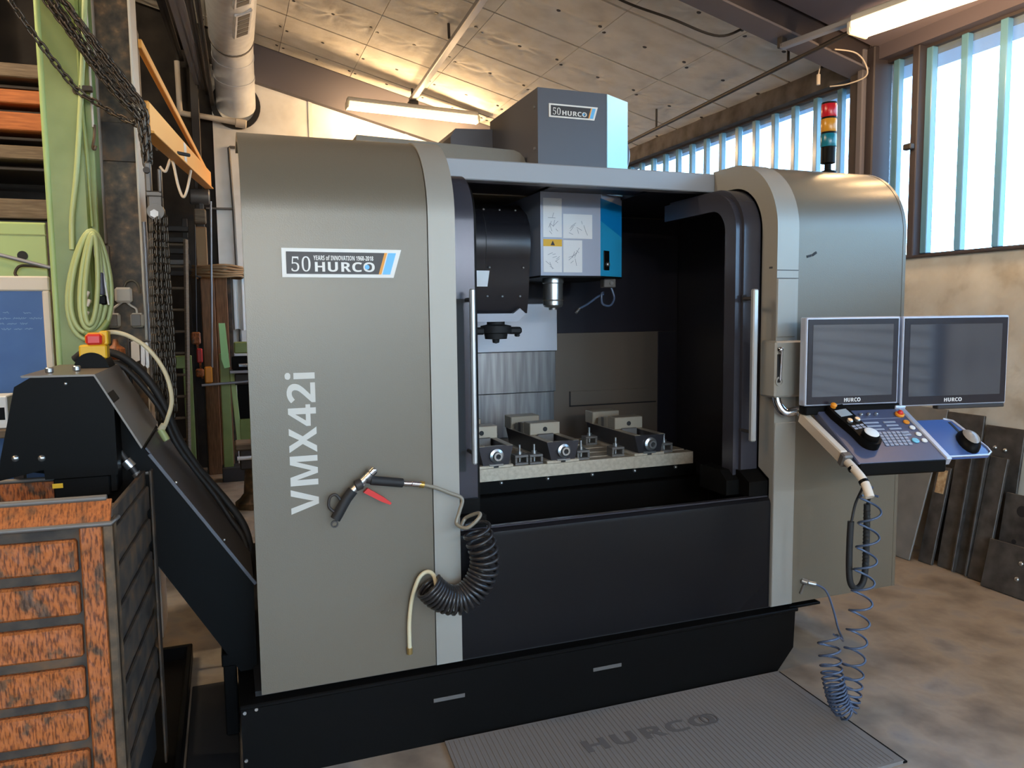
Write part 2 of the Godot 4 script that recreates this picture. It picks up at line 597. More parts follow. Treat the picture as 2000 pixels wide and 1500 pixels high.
	M.rust_dark = tex_mat(noise_tex(32, 0.012, [[0.0, C(40, 35, 32)], [0.5, C(74, 64, 54)], [0.8, C(100, 76, 54)], [1.0, C(120, 84, 52)]], 512, 6), 1.2, 0.6, 0.2)
	M.rust_column = tex_mat(noise_tex(33, 0.018, [[0.0, C(52, 42, 32)], [0.5, C(88, 72, 54)], [0.75, C(118, 90, 62)], [1.0, C(178, 130, 88)]], 512, 6), 1.5, 0.55, 0.2)
	M.plate_steel = tex_mat(noise_tex(34, 0.010, [[0.0, C(52, 48, 46)], [0.5, C(78, 74, 70)], [1.0, C(98, 94, 90)]], 512, 5), 1.4, 0.5, 0.35)
	M.plate_light = tex_mat(noise_tex(35, 0.008, [[0.0, C(108, 108, 106)], [1.0, C(136, 134, 130)]], 512, 4), 1.0, 0.55, 0.3)
	M.green_paint = tex_mat(noise_tex(36, 0.010, [[0.0, C(116, 132, 68)], [1.0, C(140, 154, 90)]], 256, 4), 1.0, 0.4)
	M.green_pale = mat(C(164, 186, 120), 0.45)
	M.green_bright = mat(C(176, 226, 150), 0.45)
	M.hose_green = mat(C(176, 186, 126), 0.4)
	M.jib_orange = mat(C(250, 176, 84), 0.5)
	M.galv = tex_mat(noise_tex(37, 0.02, [[0.0, C(214, 216, 218)], [1.0, C(240, 242, 244)]], 256), 1.6, 0.45, 0.1)
	M.chain = mat(C(86, 78, 70), 0.4, 0.7)
	M.board_blue = tex_mat(noise_tex(38, 0.010, [[0.0, C(46, 84, 140)], [1.0, C(66, 104, 158)]], 256), 1.0, 0.5)
	M.beige = mat(C(214, 200, 182), 0.6)
	M.wood = tex_mat(noise_tex(39, 0.02, [[0.0, C(104, 68, 42)], [1.0, C(150, 104, 68)]], 512), 1.2, 0.75, 0.0, null, 0.0, Vector3(4, 0.4, 4))
	M.wood_orange = tex_mat(noise_tex(40, 0.02, [[0.0, C(140, 78, 36)], [1.0, C(190, 112, 58)]], 512), 1.2, 0.75, 0.0, null, 0.0, Vector3(0.4, 4, 4))
	M.wood_grey = tex_mat(noise_tex(41, 0.02, [[0.0, C(84, 70, 56)], [1.0, C(124, 108, 88)]], 512), 1.2, 0.8, 0.0, null, 0.0, Vector3(0.4, 4, 4))
	M.rope = mat(C(150, 118, 84), 0.8)
	M.mat_rubber = mat(C(126, 121, 116), 0.8)

# ------------------------------------------------------------------ room
const XW := 4.35
const ZB := -6.05
func ceil_y(x: float) -> float:
	return 4.522 - 0.2535 * x

func make_room() -> void:
	struct("floor", B.new().box(Vector3(-6.2, -0.2, ZB - 0.3), Vector3(XW + 0.3, 0.0, 8.3)), M.floor)
	# window wall: low masonry, lintel beam and two window bands
	var wr := struct("wall_right", B.new().box(Vector3(XW, 0, ZB), Vector3(XW + 0.28, 1.955, 8.0)), M.plaster)
	part(wr, "lintel", B.new().box(Vector3(XW - 0.02, 3.275, ZB), Vector3(XW + 0.28, 3.60, -1.72)), M.concrete)
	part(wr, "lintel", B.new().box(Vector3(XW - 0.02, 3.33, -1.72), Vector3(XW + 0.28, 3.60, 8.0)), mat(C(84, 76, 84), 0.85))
	part(wr, "eave", B.new().box(Vector3(XW + 0.2, 3.48, ZB), Vector3(XW + 0.95, 3.56, 8.0)), M.eave)
	part(wr, "column", B.new().box(Vector3(XW - 0.06, 1.955, -1.80), Vector3(XW + 0.2, 3.42, -1.70), 0.008), M.win_frame)
	part(wr, "column", B.new().box(Vector3(XW - 0.09, 1.955, -1.70), Vector3(XW + 0.2, 3.42, -1.645), 0.008), M.rafter_grey)
	part(wr, "column", B.new().box(Vector3(XW - 0.06, 1.955, -1.645), Vector3(XW + 0.2, 3.42, -1.575), 0.008), M.win_frame)
	part(wr, "end_post", B.new().box(Vector3(XW, 1.955, ZB), Vector3(XW + 0.28, 3.30, -5.95)), M.concrete)
	part(wr, "end_post", B.new().box(Vector3(XW, 1.955, 7.6), Vector3(XW + 0.28, 3.34, 8.0)), M.concrete)
	glazing("window_1", -1.575, 7.6, 1.955, 3.33, [-1.49, -1.225, -0.97, -0.71, -0.455, -0.20, 0.055, 0.31, 0.565, 0.82, 1.075, 1.33, 1.585, 1.84, 2.35, 2.86, 3.37, 3.88, 4.39, 4.90, 5.41, 5.92, 6.43, 6.94], [[-1.305, -1.25]])
	glazing("window_2", -5.95, -1.80, 1.955, 3.275, [-2.012, -2.265, -2.515, -2.76, -3.01, -3.25, -3.495, -3.74, -3.985, -4.23, -4.475, -4.72, -4.965, -5.21, -5.455, -5.70], [])
	var sd := struct("door_2", B.new().box(Vector3(XW - 0.06, 0, 2.9), Vector3(XW, 1.93, 2.98), 0.006).box(Vector3(XW - 0.06, 0, 5.4), Vector3(XW, 1.93, 5.48), 0.006), M.steel_grey)
	for i in 15:
		part(sd, "slat", B.new().box(Vector3(XW - 0.035 - 0.012 * (i % 2), 0.01 + 0.128 * i, 2.98), Vector3(XW - 0.004, 0.112 + 0.128 * i, 5.4), 0.008), M.white_sheet)
	# back wall: white boards to the right of x = -0.03, dark paint for the dim hall to the left, grey gable beam under the roof
	var wb := struct("wall_back", B.new().box(Vector3(-6.2, 0, ZB - 0.3), Vector3(XW + 0.3, 6.2, ZB - 0.03)), M.dark_wall)
	var x0 := -0.03
	while x0 < XW - 0.01:
		var x1 := minf(x0 + (1.0 if x0 < 0.0 else 1.05), XW)
		part(wb, "panel", B.new().xy_z(PackedVector2Array([Vector2(x0 + 0.012, 0), Vector2(x1 - 0.012, 0), Vector2(x1 - 0.012, ceil_y(x1) - 0.33), Vector2(x0 + 0.012, ceil_y(x0) - 0.33)]), ZB - 0.03, ZB, 1.0), M.white_wall)
		if x1 < XW - 0.1:
			part(wb, "batten", B.new().box(Vector3(x1 - 0.02, 0, ZB - 0.03), Vector3(x1 + 0.02, ceil_y(x1) - 0.34, ZB + 0.012)), M.white_sheet)
		x0 = x1
	var gb := PackedVector2Array([Vector2(0.0, ceil_y(0.0) - 0.38), Vector2(XW, ceil_y(XW) - 0.38), Vector2(XW, ceil_y(XW)), Vector2(0.0, ceil_y(0.0))])
	part(wb, "gable_beam", B.new().xy_z(gb, ZB - 0.03, ZB + 0.10, 1.0), M.rafter_grey)
	struct("wall_left", B.new().box(Vector3(-6.2, 0, ZB), Vector3(-6.0, 6.2, 8.0)), M.dark_wall)
	# the wall behind the viewer has a glazed gate
	var wf := struct("wall_front", B.new().box(Vector3(-6.2, 0, 8.0), Vector3(-2.6, 6.2, 8.25)).box(Vector3(2.4, 0, 8.0), Vector3(XW + 0.3, 6.2, 8.25)).box(Vector3(-2.6, 3.9, 8.0), Vector3(2.4, 6.2, 8.25)), M.plaster)
	var gate := struct("door_1", B.new().box(Vector3(-2.6, 0, 8.04), Vector3(2.4, 0.5, 8.16), 0.01), M.steel_grey)
	for i in 6:
		part(gate, "rail", B.new().box(Vector3(-2.6, 0.5 + i * 0.6, 8.05), Vector3(2.4, 0.6 + i * 0.6, 8.15), 0.01), M.steel_grey)
		if i < 5:
			part(gate, "pane", B.new().box(Vector3(-2.6, 0.6 + i * 0.6, 8.09), Vector3(2.4, 1.1 + i * 0.6, 8.10)), M.pane)
	part(gate, "rail", B.new().box(Vector3(-2.6, 3.6, 8.05), Vector3(2.4, 3.9, 8.15), 0.01), M.steel_grey)
	# roof: sloping deck carrying insulation boards between rafters
	var deck := PackedVector2Array([Vector2(-6.2, ceil_y(-6.2) + 0.03), Vector2(XW + 0.3, ceil_y(XW + 0.3) + 0.03), Vector2(XW + 0.3, ceil_y(XW + 0.3) + 0.25), Vector2(-6.2, ceil_y(-6.2) + 0.25)])
	var ce := struct("ceiling", B.new().xy_z(deck, ZB - 0.3, 8.3, 1.0), M.ceil_gap)
	boards(ce)
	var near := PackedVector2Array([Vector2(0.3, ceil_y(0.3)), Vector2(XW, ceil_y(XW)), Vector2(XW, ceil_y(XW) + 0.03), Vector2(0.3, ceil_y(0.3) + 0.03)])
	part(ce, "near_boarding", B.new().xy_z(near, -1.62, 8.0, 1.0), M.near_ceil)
	# rafters along the slope
	for z in [-1.72, 2.6]:
		var tr := PackedVector2Array([Vector2(-6.0, ceil_y(-6.0) - 0.15), Vector2(XW, ceil_y(XW) - 0.15), Vector2(XW, ceil_y(XW) + 0.03), Vector2(-6.0, ceil_y(-6.0) + 0.03)])
		var t := struct("trim_1" if z < 0 else "trim_2", B.new().xy_z(tr, z - 0.06, z + 0.06, 1.0), M.win_frame)
		var fl := PackedVector2Array([Vector2(-6.0, ceil_y(-6.0) - 0.165), Vector2(XW, ceil_y(XW) - 0.165), Vector2(XW, ceil_y(XW) - 0.15), Vector2(-6.0, ceil_y(-6.0) - 0.15)])
		part(t, "flange", B.new().xy_z(fl, z - 0.10, z + 0.10, 1.0), M.rafter_grey if z < 0 else M.win_frame)
	# rail of pipe along the window wall
	var pp := thing("ceiling_pipe", "thin dark pipe running along under the ceiling above the far window band", "pipe", Vector3(3.93, 3.35, -3.8))
	part(pp, "pipe", B.new().cyl(Vector3(3.98, 3.30, -5.9), Vector3(3.85, 3.385, -1.2), 0.016, 10), M.dark_steel)
	for q in [[3.931, 3.333, -3.85], [3.87, 3.365, -1.95]]:
		part(pp, "hanger", B.new().cyl(Vector3(q[0], q[1], q[2]), Vector3(q[0], ceil_y(q[0]) - 0.004, q[2]), 0.010, 8), M.dark_steel)
	var cb := curve([Vector3(2.3, ceil_y(2.3) - 0.015, -2.3), Vector3(2.75, ceil_y(2.75) - 0.02, -2.35), Vector3(3.05, ceil_y(3.05) - 0.08, -2.2), Vector3(3.35, ceil_y(3.35) - 0.14, -2.05), Vector3(3.52, ceil_y(3.52) - 0.05, -1.9), Vector3(3.58, ceil_y(3.58) - 0.10, -1.80)])
	single("ceiling_cable", B.new().tube(cb, 0.009, 8), M.dark_steel, "thin dark cable sagging under the grey ceiling boards towards the lamp bracket", "cable")
	var cw := thing("corner_cable", "thin pale cable looping from the ceiling rafter down to the window column", "cable", Vector3(4.2, 3.25, -1.75))
	part(cw, "cable", B.new().tube(curve([Vector3(3.95, 3.36, -1.585), Vector3(4.12, 3.355, -1.58), Vector3(4.22, 3.30, -1.59), Vector3(4.265, 3.225, -1.62), Vector3(4.22, 3.20, -1.74), Vector3(4.17, 3.21, -1.86)]), 0.005, 8), M.beige)
	part(cw, "socket", B.new().cyl(Vector3(4.10, 3.30, -1.90), Vector3(4.10, 3.225, -1.90), 0.014, 10, 0.003), M.beige)
	part(cw, "cable", B.new().tube(curve([Vector3(4.10, 3.30, -1.90), Vector3(4.09, 3.36, -1.87), Vector3(4.08, 3.42, -1.83)]), 0.005, 8), M.beige)

func glazing(called: String, z0: float, z1: float, y0: float, y1: float, joints: Array, posts: Array) -> void:
	var w := struct(called, B.new().box(Vector3(XW + 0.06, y0, z0), Vector3(XW + 0.16, y0 + 0.02, z1)).box(Vector3(XW + 0.06, y1 - 0.02, z0), Vector3(XW + 0.16, y1, z1)), M.win_frame)
	part(w, "sill", B.new().box(Vector3(XW - 0.03, y0 - 0.012, z0), Vector3(XW + 0.2, y0 + 0.006, z1), 0.003), M.win_frame)
	var js := joints.duplicate()
	js.sort()
	var prev := z0
	for i in js.size() + 1:
		var nxt: float = js[i] if i < js.size() else z1
		part(w, "pane", B.new().box(Vector3(XW + 0.10, y0 + 0.02, prev + 0.002), Vector3(XW + 0.106, y1 - 0.02, nxt - 0.002)), M.pane)
		prev = nxt
		if i < js.size():
			part(w, "glass_joint", B.new().box(Vector3(XW + 0.05, y0 + 0.02, nxt - 0.024), Vector3(XW + 0.098, y1 - 0.02, nxt + 0.024), 0.004), M.mullion)
	for p in posts:
		part(w, "post", B.new().box(Vector3(XW - 0.01, y0, p[0]), Vector3(XW + 0.16, y1, p[1]), 0.006), M.win_frame)
		part(w, "catch", B.new().box(Vector3(XW - 0.05, 2.66, p[0] - 0.02), Vector3(XW - 0.01, 2.70, p[1] - 0.01), 0.006), M.dark_steel)

# insulation boards, each dimpled at its fixings and faintly quilted
func boards(ce: Node3D) -> void:
	var zs := [-5.95, -5.65, -4.90, -4.13, -3.30, -2.48, -1.80]
	var xs := [-0.7, -0.04, 0.66, 1.39, 2.12, 2.86, 3.62, XW]
	var rng := RandomNumberGenerator.new()
	rng.seed = 5
	var washer := B.new().lathe(PackedVector2Array([Vector2(0, -0.004), Vector2(0.014, -0.004), Vector2(0.018, 0.0)]), Transform3D(), 8).mesh()
	for iz in zs.size() - 1:
		for ix in xs.size() - 1:
			var w: float = xs[ix + 1] - xs[ix] - 0.004
			var d: float = zs[iz + 1] - zs[iz] - 0.026
			var fix := [Vector2(0.5, 0.5), Vector2(0.04, 0.46), Vector2(0.96, 0.54)]
			var ph := []
			for k in 3:
				ph.append([rng.randf() * TAU, rng.randi_range(5, 9), rng.randf() * 0.5 + 0.5])
			var nx := 22
			var nz := 22
			var hts := func(u: float, v: float) -> float:
				var h := 0.0
				for k in 3:
					var r := Vector2((u - fix[k].x) * w, (v - fix[k].y) * d)
					var l := r.length()
					var puck: float = exp(-l * l / 0.012) * 0.012
					var wr: float = sin(r.angle() * ph[k][1] + ph[k][0]) * exp(-pow((l - 0.12) / 0.14, 2.0)) * 0.0035 * ph[k][2]
					h += puck + wr
				return h * clampf(minf(minf(u, 1.0 - u), minf(v, 1.0 - v)) * 20.0, 0.0, 1.0)
			var b := B.new()
			var slope := Vector3(1, -0.2535, 0).normalized()
			var up := Vector3(0.2535, 1, 0).normalized()
			var sl: float = w * sqrt(1.0 + 0.2535 * 0.2535)
			var pos := func(u: float, v: float) -> Vector3:
				return slope * (u * sl) + Vector3(0, 0, v * d) + up * hts.call(u, v)
			var nor := func(u: float, v: float) -> Vector3:
				var e := 0.01
				var a: Vector3 = pos.call(u + e, v) - pos.call(u - e, v)
				var c: Vector3 = pos.call(u, v + e) - pos.call(u, v - e)
				var g := a.cross(c).normalized()
				return g if g.y < 0 else -g
			var grid := []
			var norm := []
			for i in nx + 1:
				for j in nz + 1:
					grid.append(pos.call(float(i) / nx, float(j) / nz))
					norm.append(nor.call(float(i) / nx, float(j) / nz))
			for i in nx:
				for j in nz:
					var q := i * (nz + 1) + j
					b.tri(grid[q], grid[q + 1], grid[q + nz + 2], norm[q], norm[q + 1], norm[q + nz + 2])
					b.tri(grid[q], grid[q + nz + 2], grid[q + nz + 1], norm[q], norm[q + nz + 2], norm[q + nz + 1])
			# edges, so that the board has its thickness
			var o := up * 0.03
			var c00: Vector3 = pos.call(0.0, 0.0)
			var c10: Vector3 = pos.call(1.0, 0.0)
			var c11: Vector3 = pos.call(1.0, 1.0)
			var c01: Vector3 = pos.call(0.0, 1.0)
			b.quad(c00, c10, c10 + o, c00 + o, Vector3(0, 0, -1))
			b.quad(c01, c11, c11 + o, c01 + o, Vector3(0, 0, 1))
			b.quad(c00, c01, c01 + o, c00 + o, -slope)
			b.quad(c10, c11, c11 + o, c10 + o, slope)
			var p := lpart(ce, "panel", b, M.ceil, Transform3D(Basis(), Vector3(xs[ix] + 0.002, ceil_y(xs[ix] + 0.002), zs[iz] + 0.013)))
			for k in 3:
				var at: Vector3 = pos.call(fix[k].x, fix[k].y)
				share(p, "fixing", washer, M.dark_steel, Transform3D(Basis(slope, up, Vector3(0, 0, 1)), at - up * 0.001))

# ------------------------------------------------------------------ the machining centre
var mc: Node3D

func ring(outer: PackedVector2Array, inner: PackedVector2Array) -> PackedVector2Array:
	var p := outer.duplicate()
	var q := inner.duplicate()
	q.reverse()
	p.append_array(q)
	return p

func make_machine() -> void:
	mc = thing("machining_center", "large grey machining centre with black doors open in the middle of the shop", "machine", Vector3(1.4, 0, -0.9))
	var shell := PackedVector2Array([Vector2(-1.95, 0.30), Vector2(0, 0.30)])
	shell.append_array(arc(-0.31, 1.945, 0.31, 0, 90, 16))
	shell.append(Vector2(-1.95, 2.255))
	# base tank
	var base := PackedVector2Array([Vector2(0.0, 0.0), Vector2(2.244, 0.0), Vector2(2.331, 0.10), Vector2(2.338, 0.272), Vector2(0.0, 0.272)])
	var bs := part(mc, "base", B.new().xy_z(base, -1.95, 0.008, 5.0), M.black_paint)
	part(bs, "lip", B.new().box(Vector3(-0.004, 0.268, -1.95), Vector3(2.345, 0.284, 0.022), 0.004), M.black_paint)
	part(bs, "recess", B.new().box(Vector3(0.05, 0.284, -1.9), Vector3(2.31, 0.302, -0.035)), M.black_matte)
	part(bs, "pocket", B.new().box(Vector3(0.674, 0.161, 0.006), Vector3(0.796, 0.176, 0.0095), 0.001), M.mid_steel)
	part(bs, "pocket", B.new().box(Vector3(1.335, 0.163, 0.006), Vector3(1.463, 0.178, 0.0095), 0.001), M.mid_steel)
	for q in [Vector3(0.012, 0.255, 0.01), Vector3(0.05, 0.262, 0.012), Vector3(0.01, 0.085, 0.01)]:
		part(bs, "bolt", B.new().cyl(q, q + Vector3(0, 0, 0.006), 0.006, 8), M.steel)
	part(bs, "bracket", B.new().box(Vector3(2.31, 0.274, -0.10), Vector3(2.485, 0.286, 0.002), 0.003), M.black_paint)
	# cabinets
	var core := offset_shell(-0.012)
	core[0] = Vector2(-0.012, 0.304)
	core.append(Vector2(-1.95, 2.243))
	core.append(Vector2(-1.95, 0.304))
	var lc := part(mc, "cabinet", B.new().zy_x(core, 0.135, 0.686, 30.0), M.cab_green)
	var skin := offset_shell(0.0)
	skin.append(Vector2(-0.5, 2.255))
	var skin_in := offset_shell(-0.03)
	skin_in.append(Vector2(-0.5, 2.225))
	part(lc, "front_skin", B.new().zy_x(ring(skin, skin_in), 0.07, 0.688, 30.0), M.cab_green)
	var deep := offset_shell(0.0)
	deep.append(Vector2(-1.95, 2.255))
	var deep_in := offset_shell(-0.03)
	deep_in.append(Vector2(-1.95, 2.225))
	var rc := part(mc, "cabinet", B.new().zy_x(ring(deep, deep_in), 2.3195, 2.92, 30.0).zy_x(core, 2.78, 2.918, 30.0), M.cab_green)
	part(rc, "edge_trim", B.new().zy_x(ring(offset_shell(0.0015), offset_shell(-0.01)), 2.905, 2.923), M.cab_green)
	for i in 2:
		part(rc, "scuff", B.new().obox(Transform3D(Basis(Vector3(0, 0, 1), 0.25 + 0.3 * i), Vector3(2.375 + 0.028 * i, 1.835 + 0.01 * i, 0.001)), Vector3(0.026, 0.010, 0.002)), M.black_matte)
	# trim bands
	var bo := offset_shell(0.004)
	part(mc, "trim_band", B.new().zy_x(PackedVector2Array([Vector2(-1.9, 0.302)]) + bo + PackedVector2Array([Vector2(-1.9, 2.259)]), 0.691, 0.79), M.band)
	var inner := PackedVector2Array([Vector2(-0.02, 0.302), Vector2(-0.022, 0.872), Vector2(-0.095, 0.912)])
	inner.append_array(arc(-0.30, 1.95, 0.205, 0, 90, 12))
	inner.append_array(PackedVector2Array([Vector2(-0.46, 2.163)]))
	var outer := bo.duplicate()
	outer.append(Vector2(-0.46, 2.259))
	var rb := part(mc, "trim_band", B.new().zy_x(ring(outer, inner), 2.205, 2.317), M.band)
	# seams and plates on the right band
	part(rb, "seam", B.new().box(Vector3(2.206, 1.772, 0.003), Vector3(2.317, 1.775, 0.006)), M.ink)
	part(rb, "seam", B.new().box(Vector3(2.206, 1.738, 0.003), Vector3(2.317, 1.741, 0.006)), M.ink)
	part(rb, "cover_plate", B.new().box(Vector3(2.207, 1.49, 0.003), Vector3(2.303, 1.737, 0.009), 0.002), M.band)
	part(rb, "screw", B.new().box(Vector3(2.203, 1.782, -0.045), Vector3(2.206, 1.79, -0.025)), M.ink)
	part(rb, "lower_cover", B.new().box(Vector3(2.206, 0.303, 0.002), Vector3(2.317, 1.12, 0.010), 0.003), M.band)
	var lb := part(rb, "latch_box", B.new().box(Vector3(2.165, 1.235, -0.05), Vector3(2.309, 1.475, 0.055), 0.008), M.band)
	part(rb, "latch_slot", B.new().box(Vector3(2.172, 1.30, 0.0545), Vector3(2.190, 1.42, 0.0565), 0.001), M.black_matte)
	part(rb, "latch_lever", B.new().cyl(Vector3(2.186, 1.31, 0.060), Vector3(2.184, 1.435, 0.068), 0.006, 10).dome(Vector3(2.183, 1.44, 0.06), Vector3(0, 0, 1), 0.013, 0.014, 12), M.chrome)
	part(rb, "latch_ring", B.new().lathe(PackedVector2Array([Vector2(0.014, 0), Vector2(0.021, 0.003), Vector2(0.021, 0.006), Vector2(0.014, 0.006), Vector2(0.014, 0)]), Transform3D(Basis(Vector3(1, 0, 0), PI / 2), Vector3(2.186, 1.305, 0.053)), 18), M.band)
	lb.set_meta("label", "beige latch box with slotted lever")
	# header over the door
	part(mc, "header", B.new().box(Vector3(0.79, 2.163, -0.52), Vector3(2.205, 2.248, -0.447), 0.004), M.frame_grey)
	# doors (slid open): curved black leaves that follow the shell
	var dl := PackedVector2Array([Vector2(-0.105, 0.83)])
	dl.append_array(arc(-0.30, 1.95, 0.195, 0, 90, 12))
	dl.append(Vector2(-0.70, 2.145))
	var di := PackedVector2Array([Vector2(-0.165, 0.83)])
	di.append_array(arc(-0.30, 1.95, 0.135, 0, 90, 12))
	di.append(Vector2(-0.70, 2.085))
	var d1 := part(mc, "door", B.new().zy_x(ring(dl, di), 0.793, 0.896), M.door_paint)
	var d2 := part(mc, "door", B.new().zy_x(ring(dl, di), 2.118, 2.203), M.door_paint)
	var si := PackedVector2Array([Vector2(-0.122, 0.83)])
	si.append_array(arc(-0.30, 1.95, 0.178, 0, 90, 12))
	si.append(Vector2(-0.70, 2.128))
	var sj := PackedVector2Array([Vector2(-0.20, 0.83)])
	sj.append_array(arc(-0.30, 1.95, 0.10, 0, 90, 12))
	sj.append(Vector2(-0.70, 2.05))
	part(d2, "edge_frame", B.new().zy_x(ring(si, sj), 2.088, 2.118), M.door_paint)
	part(d1, "edge_frame", B.new().zy_x(ring(si, sj), 0.896, 0.91), M.black_paint)
	for dx in [[0.853, 0.871, d1], [2.108, 2.134, d2]]:
		var dn: Node3D = dx[2]
		part(dn, "handle", B.new().box(Vector3(dx[0], 1.04, -0.045), Vector3(dx[1], 1.695, -0.02), 0.005), M.handle)
		for y in [1.08, 1.655]:
			part(dn, "handle_stud", B.new().cyl(Vector3((dx[0] + dx[1]) * 0.5, y, -0.11), Vector3((dx[0] + dx[1]) * 0.5, y, -0.04), 0.008, 8), M.dark_steel)
	part(d1, "recess_plate", B.new().box(Vector3(0.80, 1.0, -0.108), Vector3(0.85, 1.66, -0.1035)), M.black_matte)
	part(d2, "recess_plate", B.new().box(Vector3(2.112, 1.64, -0.108), Vector3(2.135, 1.672, -0.1035)), M.black_matte)
	# guide blocks at the door feet
	var gb := PackedVector2Array([Vector2(-0.2, 0.80), Vector2(-0.028, 0.80), Vector2(-0.028, 0.862), Vector2(-0.10, 0.902), Vector2(-0.2, 0.902)])
	part(mc, "door_guide", B.new().zy_x(gb, 2.105, 2.203, 1.0), M.black_paint)
	part(mc, "door_guide", B.new().zy_x(PackedVector2Array([Vector2(-0.3, 0.795), Vector2(-0.10, 0.795), Vector2(-0.10, 0.86), Vector2(-0.15, 0.90), Vector2(-0.3, 0.90)]), 2.04, 2.106, 1.0), M.black_paint)
	part(mc, "door_guide", B.new().zy_x(PackedVector2Array([Vector2(-0.25, 0.79), Vector2(-0.03, 0.79), Vector2(-0.03, 0.842), Vector2(-0.25, 0.842)]), 0.793, 0.905, 1.0).zy_x(PackedVector2Array([Vector2(-0.28, 0.842), Vector2(-0.08, 0.842), Vector2(-0.08, 0.895), Vector2(-0.28, 0.895)]), 0.793, 0.893, 1.0), M.black_paint)
	# apron with rolled top and coolant ledge
	var ap := PackedVector2Array([Vector2(-0.006, 0.302), Vector2(-0.006, 0.762), Vector2(-0.010, 0.778), Vector2(-0.020, 0.789), Vector2(-0.034, 0.793), Vector2(-0.062, 0.793), Vector2(-0.064, 0.775), Vector2(-0.10, 0.768), Vector2(-0.10, 0.302)])
	var apn := part(mc, "apron", B.new().zy_x(ap, 0.793, 2.203, 25.0), M.black_gloss)
	part(apn, "lip_rail", B.new().box(Vector3(0.793, 0.789, -0.050), Vector3(2.203, 0.797, -0.024), 0.003), M.door_paint)  # lighter material puts the highlight along the apron lip into its colour
	part(apn, "ledge_plate", B.new().box(Vector3(1.08, 0.769, -0.098), Vector3(1.32, 0.774, -0.068), 0.001), M.table_iron)
	# head: lower casing, upper casing and coloured corner strips
	var lo := PackedVector2Array([Vector2(1.499, -0.90), Vector2(1.832, -0.90), Vector2(2.007, -1.003), Vector2(2.007, -1.55), Vector2(1.499, -1.55)])
	var hd := part(mc, "spindle_head", B.new().xz_y(lo, 1.79, 2.205, 1.0), M.head_grey_lit)
	part(hd, "under_plate", B.new().xz_y(PackedVector2Array([Vector2(1.49, -0.89), Vector2(1.83, -0.89), Vector2(2.005, -0.99), Vector2(2.005, -1.5), Vector2(1.49, -1.5)]), 1.782, 1.791, 1.0), M.black_paint)
	var t1 := Vector3(1.832, 0, -0.90)
	var t2 := Vector3(2.007, 0, -1.003)
	var tn := Vector3(0.103, 0, 0.175).normalized()
	part(hd, "corner_strip", strip_on(t1, t2, tn, 1.79, 1.79, 2.07, 2.0), M.teal)
	part(hd, "corner_strip", strip_on(t1, t2, tn, 2.07, 2.0, 2.185, 2.165), M.teal_dark)
	part(hd, "corner_strip", strip_on(t1, t2, tn, 2.185, 2.165, 2.25, 2.25), M.head_grey_lit)
	var tv := (t2 - t1).normalized()
	var tf := t1 + (t2 - t1) * 0.14 + tn * 0.006
	part(hd, "knob_plate", B.new().obox(Transform3D(Basis(tv, Vector3.UP, tn), tf + tv * 0.02 + Vector3(0, 1.872, 0)), Vector3(0.05, 0.10, 0.006), 0.002), M.black_paint)
	part(hd, "knob", B.new().cyl(tf + tv * 0.02 + Vector3(0, 1.852, 0), tf + tv * 0.02 + tn * 0.016 + Vector3(0, 1.852, 0), 0.012, 12, 0.002), M.steel)
	var up_ := PackedVector2Array([Vector2(1.489, -0.90), Vector2(1.868, -0.90), Vector2(2.04, -1.0), Vector2(2.04, -1.62), Vector2(1.489, -1.62)])
	var hc := part(mc, "head_cover", B.new().xz_y(up_, 2.205, 2.706, 1.0), M.cover_grey)
	part(hc, "corner_strip", strip_on(Vector3(1.868, 0, -0.90), Vector3(2.04, 0, -1.0), Vector3(0.10, 0, 0.172).normalized(), 2.21, 2.21, 2.704, 2.704), M.pale_blue)
	for q in [[-0.94, 2.62], [-0.94, 2.42]]:
		part(hc, "screw", B.new().cyl(Vector3(1.489, q[1], q[0]), Vector3(1.484, q[1], q[0]), 0.008, 8), M.steel)
	part(hc, "motor_cover", B.new().xy_z(PackedVector2Array([Vector2(1.24, 2.26), Vector2(1.49, 2.26), Vector2(1.49, 2.655), Vector2(1.27, 2.645), Vector2(1.24, 2.60)]), -1.95, -1.58, 1.0), M.cover_grey)
	part(hc, "cable_boss", B.new().cyl(Vector3(2.04, 2.44, -1.12), Vector3(2.075, 2.44, -1.12), 0.10, 20, 0.01), M.cover_grey)
	# spindle nose
	var sp := part(mc, "spindle", B.new().lathe(PackedVector2Array([Vector2(0, -0.165), Vector2(0.022, -0.165), Vector2(0.024, -0.155), Vector2(0.046, -0.150), Vector2(0.052, -0.140), Vector2(0.052, -0.03), Vector2(0.056, -0.025), Vector2(0.056, 0.0), Vector2(0, 0.0)]), Transform3D(Basis(), Vector3(1.617, 1.785, -1.02)), 32, 30.0), M.steel)
	part(sp, "drive_ring", B.new().lathe(PackedVector2Array([Vector2(0.0525, -0.12), Vector2(0.054, -0.118), Vector2(0.054, -0.114), Vector2(0.0525, -0.112)]), Transform3D(Basis(), Vector3(1.617, 1.785, -1.02)), 24), M.mid_steel)
	part(hd, "nozzle_block", B.new().box(Vector3(1.895, 1.735, -1.03), Vector3(1.965, 1.782, -0.98), 0.004), M.mid_steel)
	part(hd, "nozzle_screw", B.new().cyl(Vector3(1.935, 1.758, -0.98), Vector3(1.935, 1.758, -0.97), 0.010, 10), M.steel)
	var nz := curve([Vector3(1.945, 1.74, -1.0), Vector3(1.96, 1.68, -0.99), Vector3(1.93, 1.64, -0.98), Vector3(1.885, 1.65, -0.98), Vector3(1.88, 1.70, -0.98), Vector3(1.90, 1.71, -1.0)])
	part(hd, "coolant_hose", B.new().tube(nz, 0.006, 8), M.hose_blue)
